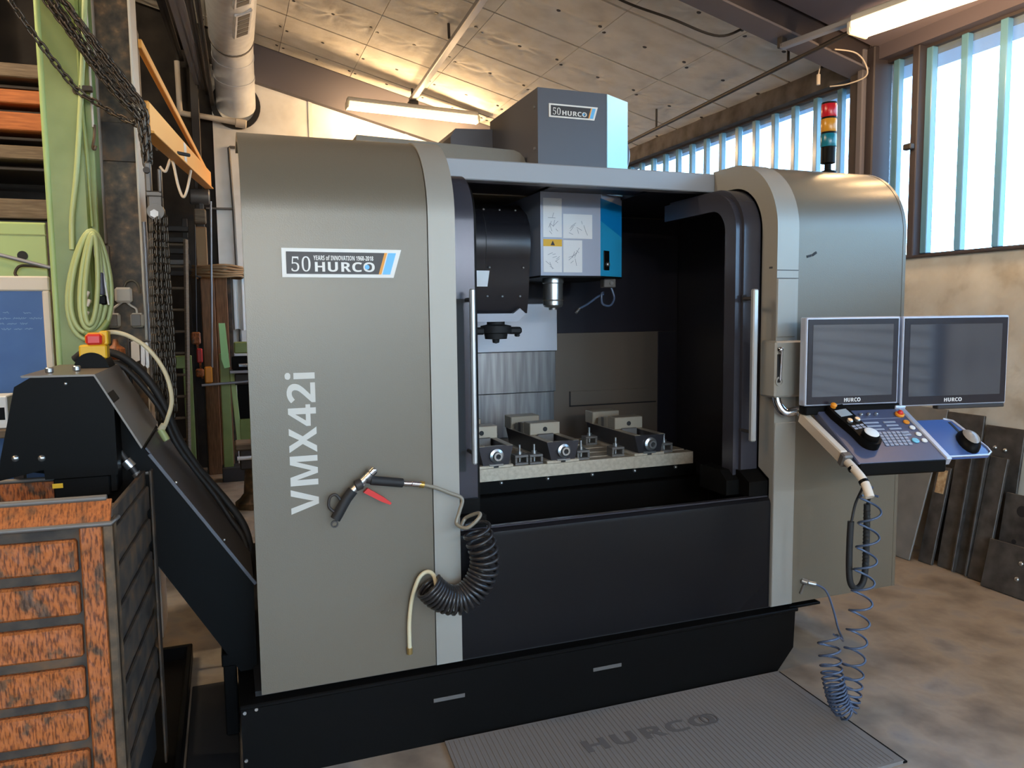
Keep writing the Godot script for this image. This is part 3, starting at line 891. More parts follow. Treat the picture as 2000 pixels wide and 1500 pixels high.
	part(hd, "coolant_hose", B.new().tube(curve([Vector3(1.90, 1.70, -1.0), Vector3(1.86, 1.685, -0.99), Vector3(1.80, 1.65, -0.98), Vector3(1.745, 1.625, -0.97)]), 0.006, 8), M.hose_blue)
	part(hd, "nozzle", B.new().cyl(Vector3(1.745, 1.625, -0.97), Vector3(1.722, 1.603, -0.965), 0.008, 10), M.steel)
	# notices on the head
	for q in [[1.513, 1.615, 1.982, 2.175], [1.622, 1.785, 1.978, 2.10], [1.513, 1.615, 1.808, 1.972], [1.622, 1.728, 1.808, 1.970]]:
		var nt := part(hd, "notice", B.new().box(Vector3(q[0], q[2], -0.901), Vector3(q[1], q[3], -0.8985), 0.0005), M.paper)
		if q[3] < 1.973 and q[0] < 1.6:
			part(nt, "caution_strip", B.new().box(Vector3(q[0], q[3] - 0.035, -0.899), Vector3(q[1], q[3], -0.8978)), M.yellow)
			part(nt, "triangle", B.new().xy_z(PackedVector2Array([Vector2(1.552, q[3] - 0.030), Vector2(1.576, q[3] - 0.030), Vector2(1.564, q[3] - 0.007)]), -0.898, -0.897, 1.0), M.ink)
		sketch_on(nt, q)
	# tool changer: rounded black drum cover, plate, gripper arm
	var tc := PackedVector2Array([Vector2(-1.6, 2.158), Vector2(-1.09, 2.158), Vector2(-0.99, 2.10)])
	tc.append_array(arc(-1.25, 1.955, 0.31, 18, -18, 10))
	tc.append_array(PackedVector2Array([Vector2(-0.965, 1.765), Vector2(-0.98, 1.67), Vector2(-1.0, 1.604), Vector2(-1.6, 1.604)]))
	var ac := part(mc, "tool_changer", B.new().zy_x(tc, 0.80, 1.462, 30.0), mat(C(36, 35, 40), 0.24, 0.3))
	for q in [[1.245, 2.125, -1.03], [1.33, 2.125, -1.03], [1.415, 2.125, -1.03], [1.245, 1.832, -0.951], [1.425, 1.832, -0.951], [1.24, 1.69, -0.974], [1.32, 1.69, -0.974], [1.415, 1.69, -0.974]]:
		part(ac, "screw", B.new().dome(Vector3(q[0], q[1], q[2]), Vector3(0, 0, 1), 0.006, 0.006, 8), M.steel)
	part(ac, "cover_seam", B.new().zy_x(ring(PackedVector2Array([Vector2(-0.989, 2.101)]) + arc(-1.25, 1.955, 0.3115, 18, -18, 10) + PackedVector2Array([Vector2(-0.9635, 1.765)]), PackedVector2Array([Vector2(-1.0, 2.09)]) + arc(-1.25, 1.955, 0.30, 18, -18, 10) + PackedVector2Array([Vector2(-0.975, 1.765)])), 1.226, 1.229), M.black_matte)
	part(ac, "tag", B.new().xy_z(PackedVector2Array([Vector2(1.11, 1.738), Vector2(1.233, 1.738), Vector2(1.245, 1.816), Vector2(1.11, 1.816)]), -0.953, -0.9505, 1.0), M.paper)
	part(ac, "lower_plate", B.new().xy_z(PackedVector2Array([Vector2(0.85, 1.604), Vector2(1.375, 1.604), Vector2(1.41, 1.63), Vector2(1.44, 1.604), Vector2(1.40, 1.563), Vector2(0.85, 1.563)]), -1.3, -0.965, 1.0), M.steel_grey)
	var ga := part(ac, "gripper_arm", B.new().lathe(PackedVector2Array([Vector2(0, -0.098), Vector2(0.017, -0.093), Vector2(0.019, -0.076), Vector2(0.056, -0.074), Vector2(0.061, -0.046), Vector2(0.079, -0.042), Vector2(0.079, -0.007), Vector2(0.046, 0.0), Vector2(0.046, 0.025), Vector2(0, 0.025)]), Transform3D(Basis(), Vector3(1.302, 1.549, -1.03)), 14, 30.0), M.black_matte)
	for s in [-1.0, 1.0]:
		part(ga, "finger", B.new().box(Vector3(1.302 + s * 0.065, 1.498, -1.07), Vector3(1.302 + s * 0.135, 1.535, -1.0), 0.01), M.black_matte)
		part(ga, "finger_tip", B.new().box(Vector3(1.302 + s * 0.107, 1.484, -1.05), Vector3(1.302 + s * 0.13, 1.500, -1.02), 0.005), M.black_matte)
	part(mc, "changer_hood", B.new().xy_z(PackedVector2Array([Vector2(0.60, 2.2), Vector2(0.625, 2.452)]) + PackedVector2Array([Vector2(1.42, 2.43), Vector2(1.452, 2.418), Vector2(1.475, 2.395), Vector2(1.487, 2.362), Vector2(1.488, 2.2)]), -1.75, -1.05, 40.0), M.cab_green)
	# signal tower
	var tw := part(mc, "signal_tower", B.new().lathe(PackedVector2Array([Vector2(0, 0), Vector2(0.042, 0), Vector2(0.042, 0.02), Vector2(0.016, 0.028), Vector2(0.016, 0.055), Vector2(0.034, 0.06), Vector2(0.034, 0.135), Vector2(0, 0.135)]), Transform3D(Basis(), Vector3(2.785, 2.253, -0.35)), 20, 30.0), M.black_paint)
	var ly := 2.388
	for q in [["green_lens", M.lens_green], ["amber_lens", M.lens_amber], ["red_lens", M.lens_red]]:
		part(tw, q[0], B.new().lathe(PackedVector2Array([Vector2(0, 0.002), Vector2(0.035, 0.002), Vector2(0.037, 0.006), Vector2(0.037, 0.060), Vector2(0.035, 0.064), Vector2(0, 0.064)]), Transform3D(Basis(), Vector3(2.785, ly, -0.35)), 20, 30.0), q[1])
		part(tw, "collar", B.new().lathe(PackedVector2Array([Vector2(0, 0.063), Vector2(0.036, 0.063), Vector2(0.036, 0.071), Vector2(0, 0.071)]), Transform3D(Basis(), Vector3(2.785, ly, -0.35)), 20), M.black_paint)
		ly += 0.070
	# emblem plates and model lettering
	emblem(mc, Vector3(0.19, 1.731, 0.0), 0.403, 0.097, true)
	emblem(mc, Vector3(1.548, 2.568, -0.90), 0.268, 0.066, false)
	text_world(lc, "model_lettering", "VMX42i", 0.099, 0.487, M.letter_grey, Transform3D(Basis(Vector3(0, 1, 0), Vector3(-1, 0, 0), Vector3(0, 0, 1)), Vector3(0.2345, 1.1675, 0.0008)))

func offset_shell(e: float) -> PackedVector2Array:
	var p := PackedVector2Array([Vector2(e, 0.302)])
	p.append_array(arc(-0.31, 1.945, 0.31 + e, 0, 90, 16))
	return p

# a thin plate lying on a chamfered corner between a and b; lower edge y0 at a, y1 at b; upper edge y2 at a, y3 at b
func strip_on(a: Vector3, b: Vector3, n: Vector3, y0: float, y1: float, y2: float, y3: float) -> B:
	var r := B.new()
	var o := n * 0.004
	var p := [a + Vector3.UP * y0, b + Vector3.UP * y1, b + Vector3.UP * y3, a + Vector3.UP * y2]
	var q := []
	for w in p:
		q.append(w + o)
	r.quad(q[0], q[1], q[2], q[3], n)
	for i in 4:
		var j := (i + 1) % 4
		var e: Vector3 = (p[i] + p[j]) * 0.5 - (p[0] + p[1] + p[2] + p[3]) * 0.25
		r.quad(p[i], p[j], q[j], q[i], e)
	r.quad(p[0], p[1], p[2], p[3], -n)
	return r

# pale line drawings as they are printed on the notices
func sketch_on(nt: Node3D, q: Array) -> void:
	var rng := RandomNumberGenerator.new()
	rng.seed = int(q[0] * 1000 + q[2] * 77)
	var b := B.new()
	var w: float = q[1] - q[0]
	var h: float = q[3] - q[2]
	for i in 9:
		var c := Vector3(q[0] + w * rng.randf_range(0.2, 0.8), q[2] + h * rng.randf_range(0.12, 0.68), -0.8978)
		b.obox(Transform3D(Basis(Vector3(0, 0, 1), rng.randf() * PI), c), Vector3(rng.randf_range(0.015, 0.04), 0.002, 0.0006))
	part(nt, "print", b, mat(C(140, 146, 156), 0.8)).set_meta("kind", "stuff")

func emblem(o: Node3D, at: Vector3, w: float, h: float, large: bool) -> void:
	var para := func(x0: float, x1: float, y0: float, y1: float, z: float, t: float, sl: bool) -> B:
		# right edges lean like the plate's own end
		var k := 0.30 * h
		var l0: float = x0 * w + (k * (y0 - 1.0) if sl else 0.0)
		var l1: float = x0 * w + (k * (y1 - 1.0) if sl else 0.0)
		return B.new().xy_z(PackedVector2Array([Vector2(at.x + l0, at.y + y0 * h), Vector2(at.x + x1 * w + k * (y0 - 1.0), at.y + y0 * h), Vector2(at.x + x1 * w + k * (y1 - 1.0), at.y + y1 * h), Vector2(at.x + l1, at.y + y1 * h)]), at.z + z, at.z + z + t, 1.0)
	var pl := part(o, "emblem_plate", para.call(0.0, 1.0, 0.0, 1.0, 0.0, 0.004, false), M.white_ink)
	part(pl, "black_field", para.call(0.035, 0.862, 0.12, 0.88, 0.004, 0.0012, false), M.logo_black)
	part(pl, "orange_stripe", para.call(0.862, 0.885, 0.12, 0.88, 0.004, 0.0012, true), M.orange_mark)
	part(pl, "blue_stripe", para.call(0.895, 0.962, 0.12, 0.88, 0.004, 0.0012, true), M.blue_mark)
	var z := at.z + 0.0056
	var bx := func(cx: float, cy: float) -> Transform3D: return Transform3D(Basis(), Vector3(at.x + cx * w, at.y + cy * h, z))
	text_world(pl, "numeral", "50", 0.52 * h, 0.155 * w, M.white_ink, bx.call(0.152, 0.46), false, true)
	text_world(pl, "lettering", "HURCO", 0.34 * h, 0.50 * w, M.white_ink, bx.call(0.515, 0.37))
	if large:
		text_world(pl, "motto", "YEARS of INNOVATION 1968-2018", 0.17 * h, 0.50 * w, M.white_ink, bx.call(0.505, 0.68))
	part(pl, "roundel", B.new().cyl(Vector3(at.x + 0.70 * w, at.y + 0.37 * h, z), Vector3(at.x + 0.70 * w, at.y + 0.37 * h, z + 0.002), 0.085 * h, 14), M.blue_mark)

# ------------------------------------------------------------------ inside the working area
func make_interior() -> void:
	var inn := part(mc, "back_wall", B.new().box(Vector3(0.79, 0.30, -1.72), Vector3(2.78, 2.22, -1.64)), M.inner_wall)
	part(inn, "upper_panel", B.new().box(Vector3(0.90, 1.48, -1.64), Vector3(2.764, 2.19, -1.634), 0.002), M.inner_dark)
	part(inn, "corner_panel", B.new().box(Vector3(2.62, 0.46, -1.64), Vector3(2.764, 1.478, -1.634), 0.002), M.inner_dark)
	part(inn, "stiffener", B.new().box(Vector3(2.0, 1.03, -1.642), Vector3(2.61, 1.118, -1.634), 0.002), M.inner_wall)
	part(inn, "seam_shadow", B.new().box(Vector3(1.992, 1.022, -1.641), Vector3(2.61, 1.030, -1.636)).box(Vector3(1.992, 1.022, -1.641), Vector3(2.0, 1.118, -1.636)), M.black_matte)  # black strips draw the seam and the shadow under the stiffener
	part(mc, "side_lining", B.new().box(Vector3(0.79, 0.30, -1.64), Vector3(0.796, 2.16, -0.30)), M.inner_dark)
	var lining := offset_shell(-0.035)
	lining.append(Vector2(-1.64, 2.218))
	lining.append(Vector2(-1.64, 0.302))
	part(mc, "side_lining", B.new().zy_x(lining, 2.765, 2.779, 1.0), M.inner_dark)
	part(mc, "inner_roof", B.new().box(Vector3(0.79, 2.205, -1.72), Vector3(1.50, 2.24, -0.52)).box(Vector3(2.0, 2.195, -1.72), Vector3(2.778, 2.222, -0.52)).box(Vector3(1.47, 2.205, -0.895), Vector3(2.06, 2.24, -0.52)), M.inner_dark)
	part(mc, "chip_floor", B.new().zy_x(PackedVector2Array([Vector2(-0.10, 0.74), Vector2(-0.30, 0.50), Vector2(-1.64, 0.45), Vector2(-1.64, 0.40), Vector2(-0.10, 0.40)]), 0.796, 2.76, 1.0), M.inner_dark)
	# stainless way cover plates behind the table
	part(mc, "way_cover", B.new().box(Vector3(0.90, 1.378, -1.64), Vector3(1.885, 1.66, -1.575), 0.003), M.sheet_bright)
	part(mc, "way_cover", B.new().box(Vector3(0.90, 1.13, -1.64), Vector3(1.88, 1.376, -1.59), 0.003), M.stainless)
	part(mc, "way_cover", B.new().box(Vector3(0.90, 0.86, -1.64), Vector3(1.875, 1.128, -1.605), 0.003), M.stainless)
	# saddle covers and table with its T-slots
	part(mc, "saddle_cover", B.new().box(Vector3(0.82, 0.35, -1.50), Vector3(2.27, 0.768, -0.585), 0.004), M.black_paint)
	part(mc, "saddle_cover", B.new().box(Vector3(0.90, 0.768, -1.42), Vector3(2.25, 0.832, -0.635), 0.004), M.black_paint)
	part(mc, "cover_post", B.new().box(Vector3(2.255, 0.45, -0.62), Vector3(2.31, 0.80, -0.54), 0.004), M.black_paint)
	for i in 5:
		var x := 1.18 + 0.235 * i
		part(mc, "cover_bolt", B.new().dome(Vector3(x, 0.818, -0.635), Vector3(0, 0, 1), 0.010, 0.012, 10), M.steel)
	var tp := PackedVector2Array([Vector2(-1.24, 0.833), Vector2(-0.62, 0.833), Vector2(-0.62, 0.893)])
	for k in 5:
		var z := -0.68 - 0.115 * k
		tp.append_array(PackedVector2Array([Vector2(z, 0.893), Vector2(z, 0.868), Vector2(z - 0.022, 0.868), Vector2(z - 0.022, 0.893)]))
	tp.append(Vector2(-1.24, 0.893))
	part(mc, "table", B.new().zy_x(tp, 0.93, 2.215, 1.0), M.table_iron)

# ------------------------------------------------------------------ vises and clamps on the table
func make_vises() -> void:
	var words := ["leftmost machine vise on the table, half hidden behind the left door handle", "middle machine vise on the table with three stacked pale jaw blocks", "right machine vise on the table, standing alone near the dark side wall"]
	var proto: Node3D
	for i in 3:
		var o: Node3D
		if i == 0:
			o = thing("machine_vise", words[0], "vise", Vector3.ZERO, "machine vises on the table")
			build_vise(o)
			proto = o
		else:
			o = proto.duplicate()
			o.name = numbered("machine_vise")
			add_child(o)
			o.set_meta("label", words[i])
		o.position = [Vector3(1.148, 0.893, -0.61), Vector3(1.486, 0.893, -0.61), Vector3(1.955, 0.893, -0.61)][i]
		o.rotation.y = [0.0, 0.02, 0.0][i]
	var n := 0
	var cw := ["clamp with stud bolt at the front right foot of the leftmost vise", "clamp with stud bolt at the front left foot of the middle vise", "clamp with stud bolt at the front right foot of the middle vise", "clamp with stud bolt at the front left foot of the right vise", "clamp with stud bolt at the front right foot of the right vise", "clamp with stud bolt at the far left side of the right vise", "clamp with stud bolt at the far right side of the leftmost vise"]
	for q in [Vector3(1.285, 0.893, -0.665), Vector3(1.355, 0.893, -0.655), Vector3(1.605, 0.893, -0.665), Vector3(1.80, 0.893, -0.675), Vector3(2.08, 0.893, -0.68), Vector3(1.83, 0.893, -1.03), Vector3(1.30, 0.893, -1.03)]:
		var c := thing("step_clamp", cw[n], "clamp", q, "clamps holding the vises")
		lpart(c, "block", B.new().box(Vector3(-0.034, 0, -0.03), Vector3(0.034, 0.012, 0.03), 0.002).box(Vector3(-0.034, 0.012, -0.03), Vector3(-0.022, 0.036, 0.03), 0.002).box(Vector3(0.022, 0.012, -0.03), Vector3(0.034, 0.036, 0.03), 0.002).box(Vector3(-0.034, 0.036, -0.03), Vector3(0.034, 0.048, 0.03), 0.002), M.mid_steel)
		lpart(c, "stud", B.new().cyl(Vector3(0, 0.01, 0), Vector3(0, 0.092, 0), 0.006, 8), M.steel)
		lpart(c, "nut", B.new().cyl(Vector3(0, 0.048, 0), Vector3(0, 0.062, 0), 0.013, 6), M.steel)
		n += 1

func build_vise(o: Node3D) -> void:
	# front of the vise at z = 0, running back to z = -0.56
	lpart(o, "base_plate", B.new().box(Vector3(-0.085, 0, -0.56), Vector3(0.085, 0.016, 0.0), 0.003), M.table_iron)
	lpart(o, "keyway", B.new().box(Vector3(-0.012, 0.004, 0.0), Vector3(0.012, 0.012, 0.001)), M.black_matte)
	var side := PackedVector2Array([Vector2(-0.064, 0.016), Vector2(0.064, 0.016), Vector2(0.082, 0.102), Vector2(0.052, 0.102), Vector2(0.048, 0.045), Vector2(-0.048, 0.045), Vector2(-0.052, 0.102), Vector2(-0.082, 0.102)])
	lpart(o, "body", B.new().xy_z(side, -0.54, -0.02, 1.0), M.vise_body)
	lpart(o, "front_plate", B.new().xy_z(PackedVector2Array([Vector2(-0.062, 0.016), Vector2(0.062, 0.016), Vector2(0.084, 0.104), Vector2(-0.084, 0.104)]), -0.025, 0.0, 1.0), M.vise_body)
	for s in [-1.0, 1.0]:
		lpart(o, "rail_top", B.new().box(Vector3(s * 0.053, 0.102, -0.50), Vector3(s * 0.084, 0.106, 0.0), 0.001), M.vise_jaw)
	lpart(o, "screw", B.new().cyl(Vector3(0, 0.062, -0.45), Vector3(0, 0.062, 0.0), 0.016, 14), M.steel)
	lpart(o, "screw_collar", B.new().lathe(PackedVector2Array([Vector2(0, 0.0), Vector2(0.030, 0.0), Vector2(0.033, 0.004), Vector2(0.033, 0.014), Vector2(0.022, 0.018), Vector2(0.020, 0.034), Vector2(0.012, 0.034), Vector2(0.012, 0.022), Vector2(0, 0.022)]), Transform3D(Basis(Vector3(1, 0, 0), PI / 2), Vector3(0, 0.060, 0.0)), 20, 30.0), M.steel)
	lpart(o, "collar_bore", B.new().cyl(Vector3(0, 0.060, 0.0225), Vector3(0, 0.060, 0.0235), 0.0118, 12), M.black_matte)
	lpart(o, "chip_lip", B.new().box(Vector3(-0.035, 0.012, -0.002), Vector3(0.035, 0.022, 0.006), 0.002), M.steel)
	# movable jaw, then the fixed jaw at the back
	var mj := lpart(o, "movable_jaw", B.new().box(Vector3(-0.082, 0.106, -0.29), Vector3(0.082, 0.168, -0.21), 0.003), M.vise_jaw)
	lpart(mj, "bolt_hole", B.new().cyl(Vector3(0.0, 0.134, -0.2105), Vector3(0.0, 0.134, -0.2085), 0.012, 14), M.black_matte)
	lpart(o, "jaw_nut", B.new().box(Vector3(-0.045, 0.05, -0.34), Vector3(0.045, 0.112, -0.20), 0.004), M.mid_steel)
	for k in 3:
		lpart(o, "jaw_step", B.new().box(Vector3(-0.082, 0.106, -0.325 - 0.012 - 0.032 * k), Vector3(0.082, 0.160 - 0.006 * k, -0.295 - 0.032 * k), 0.002), M.vise_jaw if k % 2 == 0 else M.mid_steel)
	lpart(o, "fixed_jaw", B.new().box(Vector3(-0.082, 0.102, -0.56), Vector3(0.082, 0.170, -0.465), 0.004), M.vise_jaw)

# ------------------------------------------------------------------ control pendant
const PEND := Vector3(2.66, 1.2, 0.238)
func pend_t() -> Transform3D:
	return Transform3D(Basis(Vector3.UP, deg_to_rad(-10.0)), PEND)
func kb_t() -> Transform3D:    # the tilted keyboard plane inside the pendant: x right, y out of the keys, z down towards the user
	return Transform3D(Basis(Vector3(1, 0, 0), Vector3(0, 0.8660254, 0.5), Vector3(0, -0.5, 0.8660254)), Vector3(0, -0.02, 0))

func make_pendant() -> void:
	var o := thing("control_pendant", "control pendant with two silver-rimmed screens over a sloping dark keyboard, on a beige arm", "control panel", PEND)
	o.rotation.y = deg_to_rad(-10.0)
	var bezel := mat(C(26, 25, 36), 0.25)
	var screen := mat(C(52, 58, 68), 0.06, 0.0)
	screen.metallic_specular = 0.9
	var rim := mat(C(196, 202, 216), 0.35, 0.5)
	for q in [[-0.44, -0.010, 0.008, 0.373, -0.410, -0.043, 0.046, 0.342, -0.225, 0.075], [0.003, 0.516, -0.008, 0.372, 0.036, 0.480, 0.034, 0.338, 0.252, 0.085]]:
		var m := lpart(o, "monitor", B.new().box(Vector3(q[0], q[2], -0.045), Vector3(q[1], q[3], 0.0), 0.004), rim)
		lpart(m, "bezel", B.new().box(Vector3(q[0] + 0.008, q[2] + 0.006, -0.001), Vector3(q[1] - 0.008, q[3] - 0.008, 0.003), 0.001), bezel)
		lpart(m, "screen", B.new().box(Vector3(q[4], q[6], 0.002), Vector3(q[5], q[7], 0.0038)), screen)
		lpart(m, "back_shell", B.new().box(Vector3(q[0] + 0.03, q[2] + 0.03, -0.10), Vector3(q[1] - 0.03, q[3] - 0.03, -0.045), 0.02), M.black_paint)
		text_part(m, "lettering", "HURCO", 0.016, q[9], M.white_ink, Transform3D(Basis(), Vector3(q[8], (q[2] + q[6]) * 0.5 + 0.003, 0.0035)))
	lpart(o, "screen_shelf", B.new().box(Vector3(0.18, -0.024, -0.03), Vector3(0.507, -0.008, 0.004), 0.003), M.dark_steel)
	lpart(o, "hinge_bar", B.new().box(Vector3(-0.43, -0.03, -0.06), Vector3(0.02, 0.006, -0.005), 0.004), M.black_paint)
	var k := kb_t()
	var kbm := mat(C(74, 80, 104), 0.38)
	var slab := lpart(o, "keyboard", B.new().obox(k.translated_local(Vector3(-0.187, -0.018, 0.15)), Vector3(0.378, 0.036, 0.345), 0.004), kbm)
	lpart(o, "front_skirt", B.new().obox(Transform3D(Basis(), Vector3(-0.187, -0.205, 0.255)), Vector3(0.378, 0.052, 0.05), 0.006), M.black_paint)
	lpart(o, "side_rail", B.new().obox(k.translated_local(Vector3(0.013, -0.012, 0.148)), Vector3(0.026, 0.036, 0.35), 0.004), rim)
	lpart(o, "rail_cap", B.new().obox(k.translated_local(Vector3(0.006, 0.004, -0.018)), Vector3(0.05, 0.02, 0.03), 0.004), rim)
	# keys: rows of soft keys, a block of small keys, the blue start key and the buttons
	var key := func(u: float, t: float, w: float, d: float, h := 0.004) -> B:
		return B.new().obox(k.translated_local(Vector3(u, h * 0.5, t)), Vector3(w, h, d), 0.0012)
	var kcol := mat(C(150, 156, 170), 0.45)
	for r in 5:
		for c in 6:
			lpart(slab, "key", key.call(-0.185 + 0.0205 * c - 0.003 * r, 0.150 + 0.018 * r, 0.016, 0.013), kcol)
	for r in 3:
		for c in 2:
			lpart(slab, "soft_key", key.call(-0.185 + 0.085 * c, 0.082 + 0.022 * r, 0.070 if c == 0 else 0.055, 0.009), kcol)
	for r in 2:
		lpart(slab, "side_key", key.call(-0.072, 0.150 + 0.016 * r, 0.035, 0.011), kcol)
	lpart(slab, "start_key", B.new().cyl(k * Vector3(-0.060, 0, 0.205), k * Vector3(-0.060, 0.006, 0.205), 0.015, 14, 0.002), mat(C(110, 190, 214), 0.4))
	lpart(slab, "printed_line", key.call(-0.13, 0.055, 0.20, 0.002, 0.001), kcol)
	for c in 3:
		lpart(slab, "switch", B.new().cyl(k * Vector3(-0.20 + 0.035 * c, 0, 0.030), k * Vector3(-0.20 + 0.035 * c, 0.012, 0.030), 0.007, 10, 0.002), M.steel)
	var es := lpart(slab, "emergency_stop", B.new().cyl(k * Vector3(-0.026, 0, 0.038), k * Vector3(-0.026, 0.012, 0.038), 0.019, 16, 0.003), M.orange_plastic)
	lpart(es, "red_button", B.new().dome(k * Vector3(-0.026, 0.012, 0.038), k.basis.y, 0.012, 0.014, 14), M.red_plastic)
	lpart(slab, "button", B.new().cyl(k * Vector3(-0.025, 0, 0.088), k * Vector3(-0.025, 0.007, 0.088), 0.013, 14, 0.002), M.orange_plastic)
	for t in [0.125, 0.168, 0.208]:
		lpart(slab, "button", B.new().cyl(k * Vector3(-0.022, 0, t), k * Vector3(-0.022, 0.007, t), 0.012, 14, 0.002), M.white_ink)
	# mouse tray with a raised edge
	var tray := PackedVector2Array([Vector2(0.028, 0.07), Vector2(0.165, 0.07), Vector2(0.20, 0.085), Vector2(0.232, 0.26), Vector2(0.228, 0.29), Vector2(0.205, 0.305), Vector2(0.028, 0.305)])
	var tm := mat(C(70, 96, 150), 0.22)
	lpart(o, "mouse_tray", B.new().sweep(tray, func(w: Vector2) -> Vector3: return k * Vector3(w.x, -0.018, w.y), k.basis.y * 0.012, 40.0), tm)
	var edge := PackedVector3Array()
	for w in [tray[1], tray[2], tray[3], tray[4], tray[5], tray[6]]:
		edge.append(k * Vector3(w.x - 0.002, -0.004, w.y - 0.002))
	lpart(o, "tray_edge", B.new().tube(edge, 0.0045, 8), rim)
	lpart(o, "tray_slot", B.new().obox(k.translated_local(Vector3(0.178, -0.0055, 0.14)), Vector3(0.012, 0.002, 0.10)), M.black_matte)
	# arm: beige bar along the keyboard's left edge, chrome elbow from the machine
	lpart(o, "arm", B.new().beam(Vector3(-0.403, -0.045, -0.075), Vector3(-0.403, -0.165, 0.215), 0.034, 0.05, 0.005), M.beige)
	lpart(o, "arm_clamp", B.new().beam(Vector3(-0.403, -0.165, 0.215), Vector3(-0.403, -0.180, 0.245), 0.042, 0.055, 0.006), M.mid_steel)
	var inv := pend_t().affine_inverse()
	var el := curve([inv * Vector3(2.196, 1.30, 0.02), inv * Vector3(2.198, 1.215, 0.03), inv * Vector3(2.225, 1.170, 0.05), Vector3(-0.41, -0.022, -0.10), Vector3(-0.405, -0.035, -0.07)])
	lpart(o, "elbow_tube", B.new().tube(el, 0.019, 16), M.chrome)
	lpart(o, "wrapped_cable", B.new().tube(curve([Vector3(-0.403, -0.175, 0.235), Vector3(-0.402, -0.20, 0.29), Vector3(-0.400, -0.235, 0.345), Vector3(-0.400, -0.285, 0.382)]), 0.016, 10), M.beige)
	for q in [Vector3(-0.4025, -0.195, 0.275), Vector3(-0.4005, -0.232, 0.340)]:
		lpart(o, "tie", B.new().cyl(q, q + Vector3(0, -0.008, 0.008), 0.0185, 12), M.black_paint)

	# hand-held pulse generator lying on the keyboard
	var h := thing("handwheel_remote", "black hand-held remote with a silver handwheel lying on the keyboard", "remote control", pend_t() * (k * Vector3(-0.30, 0.0, 0.06)))
	h.basis = pend_t().basis * k.basis * Basis(Vector3.UP, deg_to_rad(10.0)) * Basis.from_scale(Vector3(0.84, 0.84, 0.92))
	var out := PackedVector2Array([Vector2(-0.045, -0.07), Vector2(0.045, -0.07), Vector2(0.05, -0.02), Vector2(0.042, 0.10), Vector2(0.046, 0.16)])
	out.append_array(arc(0.0, 0.165, 0.048, 0, 180, 10))
	out.append_array(PackedVector2Array([Vector2(-0.042, 0.10), Vector2(-0.05, -0.02)]))
	lpart(h, "body", B.new().xz_y(out, 0.002, 0.040, 40.0), M.black_paint)
	lpart(h, "display", B.new().box(Vector3(-0.034, 0.040, -0.035), Vector3(0.034, 0.042, 0.012), 0.001), mat(C(158, 164, 166), 0.2))
	lpart(h, "stop_button", B.new().cyl(Vector3(-0.022, 0.040, -0.058), Vector3(-0.022, 0.055, -0.058), 0.013, 14, 0.002).dome(Vector3(-0.022, 0.055, -0.058), Vector3.UP, 0.015, 0.010, 14), M.orange_plastic)
	for x in [-0.022, 0.022]:
		lpart(h, "selector_knob", B.new().cyl(Vector3(x, 0.040, 0.052), Vector3(x, 0.056, 0.052), 0.014, 12, 0.003), M.steel)
	for r in 2:
		for c in 3:
			lpart(h, "key", B.new().box(Vector3(-0.034 + 0.024 * c, 0.040, 0.078 + 0.016 * r), Vector3(-0.016 + 0.024 * c, 0.043, 0.089 + 0.016 * r), 0.001), kcol)
	var hw := lpart(h, "handwheel", B.new().lathe(PackedVector2Array([Vector2(0, 0.040), Vector2(0.038, 0.040), Vector2(0.039, 0.052), Vector2(0.036, 0.062), Vector2(0.034, 0.066), Vector2(0, 0.066)]), Transform3D(Basis(), Vector3(0, 0, 0.160)), 24, 30.0), M.black_paint)
	lpart(hw, "wheel_face", B.new().lathe(PackedVector2Array([Vector2(0, 0.0705), Vector2(0.026, 0.070), Vector2(0.033, 0.066), Vector2(0.035, 0.060)]), Transform3D(Basis(), Vector3(0, 0, 0.160)), 24, 50.0), M.white_sheet)
	# mouse on the tray
	var ms := thing("computer_mouse", "grey and black computer mouse at the right end of the blue tray", "mouse", pend_t() * (k * Vector3(0.170, -0.0055, 0.225)))
	ms.basis = pend_t().basis * k.basis * Basis(Vector3.UP, deg_to_rad(-25.0)) * Basis.from_scale(Vector3(1.35, 1.3, 1.3))
	var mb := B.new()
	var mtop := B.new()
	for part_ in 2:
		var st: B = mb if part_ == 0 else mtop
		var nu := 16
		var nv := 8
		var gp := func(iu: int, iv: int) -> Vector3:
			var a := TAU * iu / nu
			var e := PI * 0.5 * iv / nv
			var rx := 0.033 * cos(e) * (1.0 - 0.12 * sin(a))
			return Vector3(rx * cos(a), (0.034 if part_ == 0 else 0.036) * sin(e) * (1.0 + 0.15 * sin(a) * cos(e)), 0.055 * cos(e) * sin(a))
		for iu in nu:
			for iv in nv:
				if part_ == 1 and iv < 4:
					continue
				var a0: Vector3 = gp.call(iu, iv)
				var a1: Vector3 = gp.call(iu + 1, iv)
				var a2: Vector3 = gp.call(iu + 1, iv + 1)
				var a3: Vector3 = gp.call(iu, iv + 1)
				var nn := func(q: Vector3) -> Vector3: return Vector3(q.x / 0.0011, q.y / 0.0012, q.z / 0.003).normalized()
				st.tri(a0, a1, a2, nn.call(a0), nn.call(a1), nn.call(a2))
				st.tri(a0, a2, a3, nn.call(a0), nn.call(a2), nn.call(a3))
	lpart(ms, "shell", mb, M.black_paint)
	lpart(ms, "top_cover", mtop, mat(C(150, 140, 128), 0.35))

